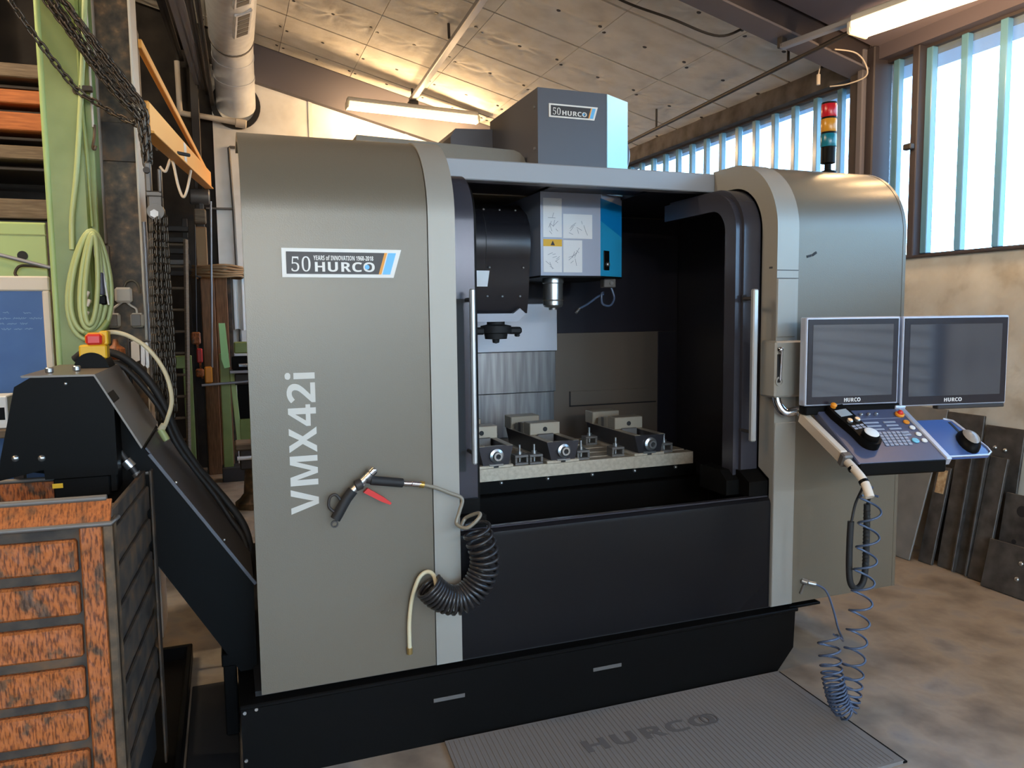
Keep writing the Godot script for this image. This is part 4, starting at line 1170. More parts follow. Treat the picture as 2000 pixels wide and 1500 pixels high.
# ------------------------------------------------------------------ coils
func helix_on(path: PackedVector3Array, r: float, turns: float, steps: int, dens: Callable) -> PackedVector3Array:
	# a helix of radius r wound on a path; dens(s) weights how tightly it is wound at s in 0..1
	var out := PackedVector3Array()
	var cum := [0.0]
	for i in range(1, path.size()):
		cum.append(cum[i - 1] + path[i].distance_to(path[i - 1]))
	var total: float = cum[path.size() - 1]
	var wsum := [0.0]
	for i in steps:
		wsum.append(wsum[i] + dens.call(float(i) / steps))
	var side := Vector3.ZERO
	var seg := 0
	for i in steps + 1:
		var s := total * i / steps
		while seg < path.size() - 2 and cum[seg + 1] < s:
			seg += 1
		var p := path[seg].lerp(path[seg + 1], (s - cum[seg]) / maxf(cum[seg + 1] - cum[seg], 1e-6))
		var d := (path[mini(seg + 2, path.size() - 1)] - path[maxi(seg - 1, 0)]).normalized()
		if side == Vector3.ZERO:
			side = d.cross(Vector3.BACK).normalized()
		side = (side - d * side.dot(d)).normalized()
		var a: float = TAU * turns * wsum[i] / wsum[steps]
		out.append(p + (side * cos(a) + d.cross(side) * sin(a)) * r)
	return out

func make_air_gun() -> void:
	var g := thing("air_gun", "black-handled air blow gun with a red trigger hung on the left cabinet", "air gun", Vector3(0.45, 0.9, 0.03))
	var z := 0.045
	part(g, "handle", B.new().tube(PackedVector3Array([Vector3(0.332, 0.905, z), Vector3(0.340, 0.918, z), Vector3(0.372, 0.972, z), Vector3(0.395, 1.000, z)]), 0.018, 14), M.rubber)
	part(g, "hanger_loop", B.new().tube(curve([Vector3(0.330, 0.93, z), Vector3(0.312, 0.95, z), Vector3(0.316, 0.982, z), Vector3(0.335, 0.99, z), Vector3(0.352, 0.97, z)]), 0.005, 8), M.dark_steel)
	part(g, "tip_ring", B.new().lathe(PackedVector2Array([Vector2(0.008, -0.003), Vector2(0.013, -0.003), Vector2(0.013, 0.003), Vector2(0.008, 0.003), Vector2(0.008, -0.003)]), Transform3D(Basis(Vector3(1, 0, 0), PI / 2), Vector3(0.329, 0.888, z)), 14), M.dark_steel)
	part(g, "barrel", B.new().cyl(Vector3(0.392, 0.996, z), Vector3(0.462, 1.058, z), 0.012, 14, 0.003), M.steel)
	part(g, "valve_body", B.new().cyl(Vector3(0.402, 1.013, z), Vector3(0.428, 1.022, z), 0.019, 14, 0.004).cyl(Vector3(0.433, 1.040, z - 0.005), Vector3(0.468, 1.030, z - 0.005), 0.017, 12, 0.004), M.dark_steel)
	part(g, "nozzle_tip", B.new().cyl(Vector3(0.455, 1.052, z), Vector3(0.474, 1.069, z), 0.015, 12, 0.004), M.chrome)
	part(g, "trigger", B.new().xy_z(PackedVector2Array([Vector2(0.430, 0.990), Vector2(0.445, 1.004), Vector2(0.50, 0.967), Vector2(0.527, 0.944), Vector2(0.522, 0.938), Vector2(0.49, 0.953)]), z - 0.009, z + 0.009, 20.0), M.red_plastic)
	part(g, "stem", B.new().cyl(Vector3(0.455, 1.030, z), Vector3(0.572, 1.010, z), 0.016, 14, 0.003), M.rubber)
	var fit := part(g, "fitting", B.new().cyl(Vector3(0.570, 1.010, z), Vector3(0.600, 1.006, z), 0.011, 6).cyl(Vector3(0.600, 1.006, z), Vector3(0.636, 1.000, z), 0.012, 12, 0.002), M.chrome)
	part(fit, "brass_nut", B.new().cyl(Vector3(0.628, 1.001, z), Vector3(0.646, 0.997, z), 0.013, 6), mat(C(196, 158, 84), 0.3, 0.8))
	part(g, "hook", B.new().cyl(Vector3(0.430, 1.018, 0.0), Vector3(0.430, 1.018, z), 0.006, 8), M.steel)
	# lead and coil
	var co := thing("coiled_air_hose", "black coiled air hose hanging over the silver band, with a pale tail", "hose", Vector3(0.78, 0.5, 0.06))
	var lead := curve([Vector3(0.642, 0.998, z), Vector3(0.69, 0.982, z), Vector3(0.74, 0.958, z), Vector3(0.785, 0.934, 0.05), Vector3(0.768, 0.890, 0.07), Vector3(0.755, 0.852, 0.08), Vector3(0.785, 0.842, 0.11), Vector3(0.825, 0.875, 0.12), Vector3(0.832, 0.888, 0.10), Vector3(0.80, 0.86, 0.045), Vector3(0.775, 0.83, 0.06)], 10)
	part(co, "lead", B.new().tube(lead, 0.007, 10), mat(C(128, 120, 104), 0.35))
	var path := curve([Vector3(0.822, 0.845, 0.085), Vector3(0.835, 0.80, 0.085), Vector3(0.852, 0.745, 0.085), Vector3(0.856, 0.69, 0.085), Vector3(0.838, 0.635, 0.085), Vector3(0.80, 0.590, 0.085), Vector3(0.755, 0.572, 0.085), Vector3(0.71, 0.582, 0.085), Vector3(0.672, 0.608, 0.085), Vector3(0.645, 0.640, 0.085)], 10)
	part(co, "coil", B.new().tube(helix_on(path, 0.049, 24.0, 560, func(s: float) -> float: return 0.6 + s * 1.2), 0.0068, 8), M.hose_black)
	var tail := curve([Vector3(0.672, 0.625, 0.10), Vector3(0.675, 0.660, 0.05), Vector3(0.655, 0.672, 0.03), Vector3(0.625, 0.650, 0.025), Vector3(0.600, 0.58, 0.02), Vector3(0.588, 0.50, 0.018), Vector3(0.586, 0.42, 0.018), Vector3(0.587, 0.392, 0.016)], 8)
	part(co, "tail", B.new().tube(tail, 0.0078, 10), M.cream)
	part(co, "tail_fitting", B.new().cyl(Vector3(0.587, 0.394, 0.014), Vector3(0.588, 0.366, 0.012), 0.011, 8, 0.002).cyl(Vector3(0.588, 0.375, 0.012), Vector3(0.588, 0.375, 0.0), 0.008, 8), mat(C(176, 150, 96), 0.35, 0.7))

func make_hoses() -> void:
	var co := thing("coiled_air_hose", "thin blue-grey coiled hose drooping from the pendant arm to the floor", "hose", Vector3(2.22, 0, 0.45))
	var path := curve([Vector3(2.300, 0.895, 0.45), Vector3(2.298, 0.80, 0.45), Vector3(2.290, 0.68, 0.45), Vector3(2.278, 0.56, 0.45), Vector3(2.268, 0.46, 0.45), Vector3(2.252, 0.34, 0.45), Vector3(2.238, 0.20, 0.45), Vector3(2.222, 0.11, 0.455), Vector3(2.195, 0.060, 0.46), Vector3(2.165, 0.10, 0.455), Vector3(2.150, 0.18, 0.44), Vector3(2.150, 0.27, 0.42), Vector3(2.158, 0.34, 0.40)], 10)
	var dens := func(s: float) -> float:
		return 1.0 + 7.0 * exp(-pow((s - 0.78) / 0.10, 2.0)) + 1.0 * s
	part(co, "coil", B.new().tube(helix_on(path, 0.039, 29.0, 760, dens), 0.0044, 7), M.hose_blue)
	part(co, "lead", B.new().tube(curve([Vector3(2.265, 0.935, 0.49), Vector3(2.275, 0.918, 0.475), Vector3(2.285, 0.90, 0.46), Vector3(2.30, 0.895, 0.487)]), 0.0045, 8), M.hose_blue)
	var st := curve([Vector3(2.394, 0.392, 0.015), Vector3(2.44, 0.378, 0.045), Vector3(2.45, 0.355, 0.08), Vector3(2.43, 0.30, 0.14), Vector3(2.40, 0.25, 0.20), Vector3(2.33, 0.25, 0.30), Vector3(2.25, 0.30, 0.37), Vector3(2.19, 0.335, 0.395)], 8)
	part(co, "supply_line", B.new().tube(st, 0.0048, 8), M.hose_blue)
	part(co, "coupling", B.new().cyl(Vector3(2.376, 0.398, 0.0), Vector3(2.394, 0.392, 0.018), 0.013, 10, 0.002).cyl(Vector3(2.394, 0.392, 0.018), Vector3(2.425, 0.386, 0.036), 0.010, 10, 0.002), M.steel)
	part(co, "clip", B.new().beam(Vector3(2.365, 0.34, 0.006), Vector3(2.39, 0.39, 0.008), 0.012, 0.008, 0.002), M.mid_steel)
	var u := thing("protective_conduit", "black ribbed conduit hanging in a U below the pendant arm", "conduit", Vector3(2.29, 0.5, 0.4))
	part(u, "sleeve", B.new().tube(curve([Vector3(2.255, 0.782, 0.40), Vector3(2.252, 0.70, 0.40), Vector3(2.253, 0.60, 0.40), Vector3(2.262, 0.535, 0.40), Vector3(2.292, 0.508, 0.40), Vector3(2.325, 0.53, 0.40), Vector3(2.336, 0.60, 0.40), Vector3(2.336, 0.72, 0.40), Vector3(2.334, 0.842, 0.40)], 8), 0.0125, 10), M.rubber)
	part(u, "wire", B.new().tube(curve([Vector3(2.257, 0.775, 0.40), Vector3(2.275, 0.85, 0.40), Vector3(2.272, 0.93, 0.44), Vector3(2.262, 0.97, 0.455)], 8), 0.005, 8), M.rubber)
	part(u, "wire", B.new().tube(curve([Vector3(2.334, 0.835, 0.40), Vector3(2.335, 0.87, 0.41), Vector3(2.318, 0.895, 0.43), Vector3(2.295, 0.905, 0.46)], 8), 0.006, 8), M.rubber)
	for k in 16:
		var y := 0.60 + 0.0145 * k
		part(u, "rib", B.new().lathe(PackedVector2Array([Vector2(0.012, -0.003), Vector2(0.0142, 0), Vector2(0.012, 0.003)]), Transform3D(Basis(), Vector3(2.336 - 0.0001 * k, y, 0.40)), 10), M.rubber)

# ------------------------------------------------------------------ chip conveyor
func make_conveyor() -> void:
	var o := thing("chip_conveyor", "black inclined chip conveyor with a hooded discharge head above the orange crate", "conveyor", Vector3(-0.2, 0, -0.5))
	var hood := PackedVector2Array([Vector2(-0.680, 1.096), Vector2(-0.673, 1.161), Vector2(-0.622, 1.390), Vector2(-0.570, 1.422), Vector2(-0.399, 1.419), Vector2(-0.346, 1.330), Vector2(-0.346, 1.09), Vector2(-0.554, 1.09), Vector2(-0.556, 1.122)])
	part(o, "hood", B.new().xy_z(hood, -0.245, -0.10, 1.0), M.black_paint)
	var body := PackedVector2Array([Vector2(-0.690, 1.105), Vector2(-0.645, 1.375), Vector2(-0.595, 1.408), Vector2(-0.415, 1.405), Vector2(-0.288, 1.162), Vector2(0.064, 0.622), Vector2(0.064, 0.29), Vector2(0.0055, 0.29), Vector2(-0.375, 0.93), Vector2(-0.56, 1.08)])
	var ch := part(o, "chute", B.new().xy_z(body, -0.83, -0.245, 1.0), M.black_paint)
	part(o, "foot", B.new().box(Vector3(-0.06, 0.29, -0.83), Vector3(0.006, 0.34, -0.30), 0.004).box(Vector3(-0.055, 0.011, -0.78), Vector3(-0.008, 0.30, -0.32), 0.004), M.black_paint)
	part(o, "top_cover", B.new().xy_z(PackedVector2Array([Vector2(-0.603, 1.424), Vector2(-0.396, 1.422), Vector2(-0.268, 1.176), Vector2(-0.272, 1.170), Vector2(-0.399, 1.416), Vector2(-0.60, 1.418)]), -0.72, -0.098, 1.0), mat(C(118, 109, 100), 0.38, 0.2))  # brighter than the hood, with the light on its top put in
	for s in [[-0.245, -0.24], [-0.835, -0.83]]:  # grey flanges and cover paint the light falling on the chute top
		part(o, "flange", B.new().beam(Vector3(-0.262, 1.128, s[0]), Vector3(0.072, 0.616, s[0]), 0.014, 0.012, 0.001), M.cover_grey)
	part(o, "chute_cover", B.new().beam(Vector3(-0.275, 1.148, -0.54), Vector3(0.062, 0.632, -0.54), 0.56, 0.008, 0.002), M.cover_grey)
	part(o, "gear_box", B.new().box(Vector3(-0.535, 1.018, -0.235), Vector3(-0.372, 1.088, -0.115), 0.004), M.black_paint)
	part(o, "gear_box_flange", B.new().box(Vector3(-0.372, 1.03, -0.245), Vector3(-0.35, 1.09, -0.12), 0.003), M.black_paint)
	part(o, "warning_sticker", B.new().box(Vector3(-0.538, 1.057, -0.116), Vector3(-0.508, 1.072, -0.1135)), M.yellow)
	for q in [[-0.632, 1.165], [-0.560, 1.160]]:
		part(o, "bolt", B.new().dome(Vector3(q[0], q[1], -0.10), Vector3(0, 0, 1), 0.011, 0.009, 12), M.steel)
	part(o, "bolt", B.new().dome(Vector3(-0.48, 1.395, -0.10), Vector3(0, 0, 1), 0.005, 0.004, 8), M.steel)
	# tensioner at the head, top bolts, stop box
	var lt := part(o, "tensioner", B.new().cyl(Vector3(-0.352, 1.145, -0.235), Vector3(-0.300, 1.058, -0.225), 0.010, 10, 0.002), M.dark_steel)
	part(lt, "lock_nut", B.new().cyl(Vector3(-0.336, 1.112, -0.232), Vector3(-0.318, 1.088, -0.23), 0.020, 6), M.steel)
	part(lt, "end_nut", B.new().cyl(Vector3(-0.306, 1.068, -0.226), Vector3(-0.296, 1.052, -0.224), 0.016, 6), M.mid_steel)
	for q in [Vector3(-0.545, 1.424, -0.22), Vector3(-0.475, 1.424, -0.28)]:
		part(o, "lug", B.new().cyl(q, q + Vector3(0, 0.018, 0), 0.013, 10, 0.003), M.steel)
	for q in [Vector3(-0.18, 1.00, -0.2395), Vector3(-0.03, 0.775, -0.2395)]:
		part(o, "rivet", B.new().dome(q + Vector3(0, 0.02, 0), Vector3(0, 0, 1), 0.005, 0.004, 8), M.steel)
	part(o, "bearing_dome", B.new().sweep(PackedVector2Array([Vector2(-0.512, 1.424), Vector2(-0.395, 1.424)]) + arc(-0.4535, 1.424, 0.055, 15, 165, 12), func(w: Vector2) -> Vector3: return Vector3(w.x, w.y, -0.60), Vector3(0, 0, 0.16)), M.black_paint)
	var eb := part(o, "stop_box", B.new().box(Vector3(-0.492, 1.455, -0.53), Vector3(-0.402, 1.506, -0.45), 0.005).box(Vector3(-0.425, 1.505, -0.54), Vector3(-0.398, 1.556, -0.47), 0.004), M.yellow)
	part(eb, "amber_collar", B.new().box(Vector3(-0.474, 1.502, -0.525), Vector3(-0.404, 1.550, -0.462), 0.012), M.orange_plastic)
	part(eb, "stop_button", B.new().box(Vector3(-0.468, 1.506, -0.47), Vector3(-0.416, 1.545, -0.445), 0.008), M.red_plastic)
	# cables that run over the hood and down the chute to the machine
	var c1 := curve([Vector3(-0.56, 1.44, -0.78), Vector3(-0.50, 1.475, -0.76), Vector3(-0.40, 1.455, -0.75), Vector3(-0.33, 1.395, -0.75), Vector3(-0.275, 1.315, -0.75), Vector3(-0.235, 1.225, -0.75), Vector3(-0.19, 1.095, -0.75), Vector3(-0.12, 0.965, -0.75), Vector3(-0.02, 0.825, -0.74), Vector3(0.045, 0.72, -0.70), Vector3(0.066, 0.62, -0.64), Vector3(0.060, 0.52, -0.60)], 8)
	single("power_cable", B.new().tube(c1, 0.016, 10), M.rubber, "thick black cable running over the conveyor hood and down the chute", "cable", "black cables on the conveyor")
	var c2 := curve([Vector3(-0.46, 1.44, -0.69), Vector3(-0.37, 1.40, -0.70), Vector3(-0.26, 1.245, -0.70), Vector3(-0.205, 1.10, -0.69), Vector3(-0.14, 0.985, -0.69), Vector3(-0.06, 0.862, -0.68), Vector3(0.0, 0.755, -0.66), Vector3(0.04, 0.69, -0.62), Vector3(0.06, 0.60, -0.57)], 8)
	single("signal_cable", B.new().tube(c2, 0.010, 8), M.rubber, "thinner black cable lying along the conveyor chute cover beside the thick one", "cable", "black cables on the conveyor")
	var cc := thing("sensor_cable", "cream cable arching from the stop box over the chute to a pale plug", "cable", Vector3(-0.3, 1.2, -0.62))
	part(cc, "cable", B.new().tube(curve([Vector3(-0.435, 1.545, -0.56), Vector3(-0.39, 1.548, -0.60), Vector3(-0.335, 1.528, -0.60), Vector3(-0.272, 1.475, -0.60), Vector3(-0.220, 1.383, -0.60), Vector3(-0.203, 1.281, -0.60), Vector3(-0.222, 1.205, -0.60), Vector3(-0.245, 1.155, -0.60)], 8), 0.0085, 10), M.cream)
	part(cc, "plug", B.new().cyl(Vector3(-0.250, 1.165, -0.60), Vector3(-0.228, 1.120, -0.60), 0.014, 10, 0.003), M.hose_green)
	part(cc, "plug_elbow", B.new().cyl(Vector3(-0.235, 1.185, -0.60), Vector3(-0.252, 1.160, -0.60), 0.012, 10, 0.003), M.cream)

# ------------------------------------------------------------------ crate under the conveyor
func make_crate() -> void:
	var o := thing("chip_crate", "worn orange steel chip crate with ribbed sides under the conveyor head", "crate", Vector3(-0.30, 0, 0.47))
	o.rotation.y = deg_to_rad(-3.4)
	# own coordinates: front right edge at the origin, x to the left is negative, z back is negative
	var w := 1.15
	var d := 0.73
	var y0 := 0.22
	var y1 := 1.075
	# front: plank-like panels between dark ribs
	var ys := [0.245, 0.345, 0.46, 0.575, 0.69, 0.805, 0.92, 1.035]
	lpart(o, "front_sheet", B.new().box(Vector3(-w, y0, -0.05), Vector3(-0.012, y1 - 0.01, -0.03), 0.003), M.rust_dark)
	for i in ys.size() - 1:
		lpart(o, "front_panel", B.new().box(Vector3(-w + 0.06, ys[i] + 0.020, -0.034), Vector3(-0.085, ys[i + 1] - 0.008, -0.010), 0.006), M.rust_orange)
	lpart(o, "corner_post", B.new().box(Vector3(-0.076, y0, -0.034), Vector3(-0.020, y1 - 0.012, -0.006), 0.004), M.rust_orange)
	lpart(o, "corner_angle", B.new().box(Vector3(-0.020, 0.0, -0.03), Vector3(0.004, y1, 0.002), 0.004).box(Vector3(-0.004, 0.0, -0.06), Vector3(0.004, y1, 0.0), 0.003), M.rust_column)
	lpart(o, "corner_angle", B.new().box(Vector3(-0.004, 0.0, -d), Vector3(0.004, y1, -d + 0.05), 0.003), M.rust_dark)
	lpart(o, "corner_post", B.new().box(Vector3(-w, 0.0, -0.034), Vector3(-w + 0.05, y1 - 0.012, -0.004), 0.004), M.rust_orange)
	# right side: dark ribbed sheet
	lpart(o, "side_sheet", B.new().box(Vector3(-0.035, y0, -d), Vector3(-0.020, y1 - 0.005, -0.03), 0.003), M.rust_dark)
	for i in ys.size() - 1:
		lpart(o, "side_rib", B.new().box(Vector3(-0.022, ys[i] + 0.020, -d + 0.05), Vector3(-0.006, ys[i + 1] - 0.012, -0.06), 0.005), M.rust_dark)
	lpart(o, "side_sheet", B.new().box(Vector3(-w, y0, -d), Vector3(-w + 0.015, y1 - 0.005, -0.03), 0.003), M.rust_dark)
	lpart(o, "back_sheet", B.new().box(Vector3(-w, y0, -d), Vector3(-0.02, y1 - 0.02, -d + 0.015), 0.003), M.rust_orange)
	lpart(o, "bottom_sheet", B.new().box(Vector3(-w, y0, -d), Vector3(-0.02, y0 + 0.02, -0.03)), M.rust_dark)
	# flared rim round the top with a rolled edge
	var fl := PackedVector2Array([Vector2(0.004, y1 - 0.006), Vector2(-0.034, y1 + 0.050), Vector2(-0.042, y1 + 0.046), Vector2(-0.006, y1 - 0.014)])
	lpart(o, "front_flare", B.new().zy_x(fl, -w, 0.0, 1.0), M.rust_orange)
	lpart(o, "rim_edge", B.new().tube(PackedVector3Array([Vector3(-w, y1 - 0.008, 0.004), Vector3(0.004, y1 - 0.008, 0.004), Vector3(0.004, y1 - 0.012, -0.08)]), 0.007, 8), M.mid_steel)
	lpart(o, "rim_edge", B.new().tube(PackedVector3Array([Vector3(-w, y1 + 0.052, -0.038), Vector3(-0.012, y1 + 0.052, -0.038)]), 0.009, 8), M.mid_steel)
	lpart(o, "rim_edge", B.new().tube(PackedVector3Array([Vector3(-w, y1 - 0.015, -d + 0.008), Vector3(-0.01, y1 - 0.015, -d + 0.008)]), 0.009, 8), M.mid_steel)
	lpart(o, "side_flare", B.new().box(Vector3(-0.018, y1 - 0.012, -0.12), Vector3(0.0, y1 + 0.02, -0.03), 0.004), M.rust_dark)
	lpart(o, "skid", B.new().box(Vector3(-w, 0.05, -d + 0.02), Vector3(-0.03, y0, -0.05), 0.01), M.black_matte)

func make_floor_things() -> void:
	var t := thing("drip_tray", "black steel drip tray with a raised rim under the orange crate", "tray", Vector3(-0.7, 0, -0.1))
	part(t, "pan", B.new().box(Vector3(-1.6, 0.0, -1.10), Vector3(-0.20, 0.012, 1.0), 0.003), M.black_paint)
	for q in [[Vector3(-0.222, 0, -1.10), Vector3(-0.20, 0.075, 1.0)], [Vector3(-1.6, 0, -1.12), Vector3(-0.20, 0.075, -1.098)], [Vector3(-1.62, 0, -1.12), Vector3(-1.6, 0.075, 1.0)]]:
		part(t, "rim", B.new().box(q[0], q[1], 0.004), M.black_paint)
	single("dark_floor_sheet", B.new().box(Vector3(-0.192, 0.0, -0.80), Vector3(-0.01, 0.010, 1.0), 0.003), M.black_matte, "flat black sheet on the floor between the drip tray and the machine base", "mat")  # thin black sheet over the dark patch of floor
	# anti-fatigue mat in front of the machine
	var m := thing("anti_fatigue_mat", "grey ribbed rubber mat with faint raised lettering on the floor before the machine", "mat", Vector3(1.45, 0, 0.37))
	part(m, "mat", B.new().xz_y(PackedVector2Array([Vector2(0.71, 0.022), Vector2(2.235, 0.022), Vector2(2.192, 0.742), Vector2(0.665, 0.742)]), 0.0, 0.012, 1.0), M.mat_rubber)
	part(m, "bevel", B.new().beam(Vector3(2.238, 0.005, 0.022), Vector3(2.196, 0.005, 0.745), 0.02, 0.009, 0.003), M.black_paint)
	var rb := B.new()
	for i in 76:
		var x := 0.725 + 0.0197 * i
		rb.beam(Vector3(x, 0.0125, 0.034), Vector3(x - 0.042, 0.0125, 0.73), 0.008, 0.003, 0.001)
	part(m, "ribbing", rb, M.mat_rubber).set_meta("kind", "stuff")
	text_world(m, "lettering", "HURCO", 0.075, 0.56, mat(C(96, 91, 87), 0.9), Transform3D(Basis(Vector3(1, 0, 0), Vector3(0, 0, -1), Vector3(0, 1, 0)), Vector3(1.455, 0.0147, 0.255)))
	part(m, "ring_mark", B.new().lathe(PackedVector2Array([Vector2(0.030, 0.0), Vector2(0.036, 0.0), Vector2(0.036, 0.002), Vector2(0.030, 0.002), Vector2(0.030, 0.0)]), Transform3D(Basis(), Vector3(1.715, 0.0145, 0.255)), 24), mat(C(92, 87, 83), 0.9))

# ------------------------------------------------------------------ steel plates leaning on the window wall
func make_plates() -> void:
	# near edge z1, far edge z0, height along the plate, thickness, foot distance from the wall, material, label
	var ps := [
		[-1.62, -0.920, 1.0, 0.012, 0.30, M.plate_light, "large pale grey steel plate leaning on the wall, half behind the machine", 0.01],
		[-0.915, -0.662, 0.955, 0.018, 0.13, M.plate_steel, "tall dark plate under the mouse tray, second highest of the leaning row", 0.01],
		[-0.90, -0.80, 0.62, 0.020, 0.24, M.plate_steel, "narrow dark bar with a rusty paper label leaning low among the plates", 0.10],
		[-0.785, -0.665, 0.70, 0.016, 0.215, M.plate_steel, "dark plate leaning in front of the tallest dark plate, right of the labelled bar", 0.085],
		[-0.655, -0.565, 0.76, 0.022, 0.21, M.plate_steel, "narrow dark channel leaning left of the plate with two bright studs", 0.075],
		[-0.650, -0.405, 0.905, 0.018, 0.13, M.plate_steel, "tall dark plate with two bright studs near its top edge", 0.01],
		[-0.555, -0.445, 0.74, 0.020, 0.235, M.plate_steel, "broad dark flat bar leaning in front of the studded plate", 0.085],
		[-0.435, -0.27, 0.54, 0.022, 0.185, M.plate_steel, "short dark plate with a large bored hole at the right edge", 0.10],
		[-0.43, -0.10, 0.28, 0.022, 0.285, M.plate_steel, "lowest plate with two bolts on the floor at the right edge", 0.22]]
	var k := 0
	for p in ps:
		var foot: float = p[4]
		var len_: float = p[2]
		var a := asin(clampf((foot - p[7]) / len_, 0.0, 0.9))
		var o := thing("steel_plate", p[6], "steel plate", Vector3(XW - foot, 0, (p[0] + p[1]) * 0.5), "steel plates leaning under the windows")
		# x axis of the plate points away from the wall
		o.basis = Basis(Vector3(0, 0, 1), -a)
		var w: float = p[1] - p[0]
		lpart(o, "plate", B.new().box(Vector3(-p[3], 0.0, -w * 0.5), Vector3(0.0, len_, w * 0.5), 0.003), p[5])
		if k == 2:
			lpart(o, "paper_label", B.new().box(Vector3(-p[3] - 0.001, len_ - 0.17, -0.032), Vector3(-p[3] + 0.0005, len_ - 0.02, 0.032)), tex_mat(noise_tex(51, 0.05, [[0.0, C(150, 110, 70)], [1.0, C(214, 190, 150)]], 128), 4.0, 0.8))
		if k == 4:
			for s in [-0.045, 0.045]:
				lpart(o, "flange", B.new().box(Vector3(-p[3] - 0.03, 0.0, s - 0.006), Vector3(-p[3] + 0.002, len_, s + 0.006), 0.002), p[5])
		if k == 5:
			for z in [-0.045, 0.02]:
				lpart(o, "stud", B.new().dome(Vector3(-p[3], len_ - 0.13 - 0.1 * (z + 0.045), z), Vector3(-1, 0, 0), 0.013, 0.012, 10), M.steel)
		if k == 7:
			lpart(o, "bored_hole", B.new().cyl(Vector3(-p[3] - 0.0006, len_ - 0.09, 0.03), Vector3(-p[3] + 0.001, len_ - 0.09, 0.03), 0.032, 20), M.black_matte)
			lpart(o, "bored_hole", B.new().cyl(Vector3(-p[3] - 0.0006, len_ - 0.27, 0.01), Vector3(-p[3] + 0.001, len_ - 0.27, 0.01), 0.014, 16), M.black_matte)
		if k == 8:
			for y in [0.10, 0.19]:
				lpart(o, "bolt", B.new().dome(Vector3(-p[3], y, 0.03 + 0.06 * y), Vector3(-1, 0, 0), 0.013, 0.010, 10), M.steel)
		k += 1

# ------------------------------------------------------------------ left: column, press, hoist, racks, board
func oval_link(l: float, w: float, r: float) -> B:
	var p := PackedVector3Array()
	for i in 7:
		var a := PI * i / 6.0
		p.append(Vector3(w * cos(a), l + w * sin(a), 0))
	for i in 7:
		var a := PI + PI * i / 6.0
		p.append(Vector3(w * cos(a), -l + w * sin(a), 0))
	return B.new().tube(p, r, 5, true)

func chain_on(path: PackedVector3Array, pitch: float, link: B) -> B:
	var out := B.new()
	var pos := 0.0
	var flip := 0
	for i in path.size() - 1:
		var a := path[i]
		var b := path[i + 1]
		var l := a.distance_to(b)
		var y := (b - a) / maxf(l, 1e-6)
		while pos <= l:
			var x := y.cross(Vector3.BACK).normalized()
			var bas := Basis(x, y, x.cross(y)).rotated(y, PI * 0.5 * flip + 0.6)
			var t := Transform3D(bas, a + y * pos)
			for q in link.v.size():
				out.v.append(t * link.v[q])
				out.n.append(bas * link.n[q])
			flip = 1 - flip
			pos += pitch
		pos -= l
	return out

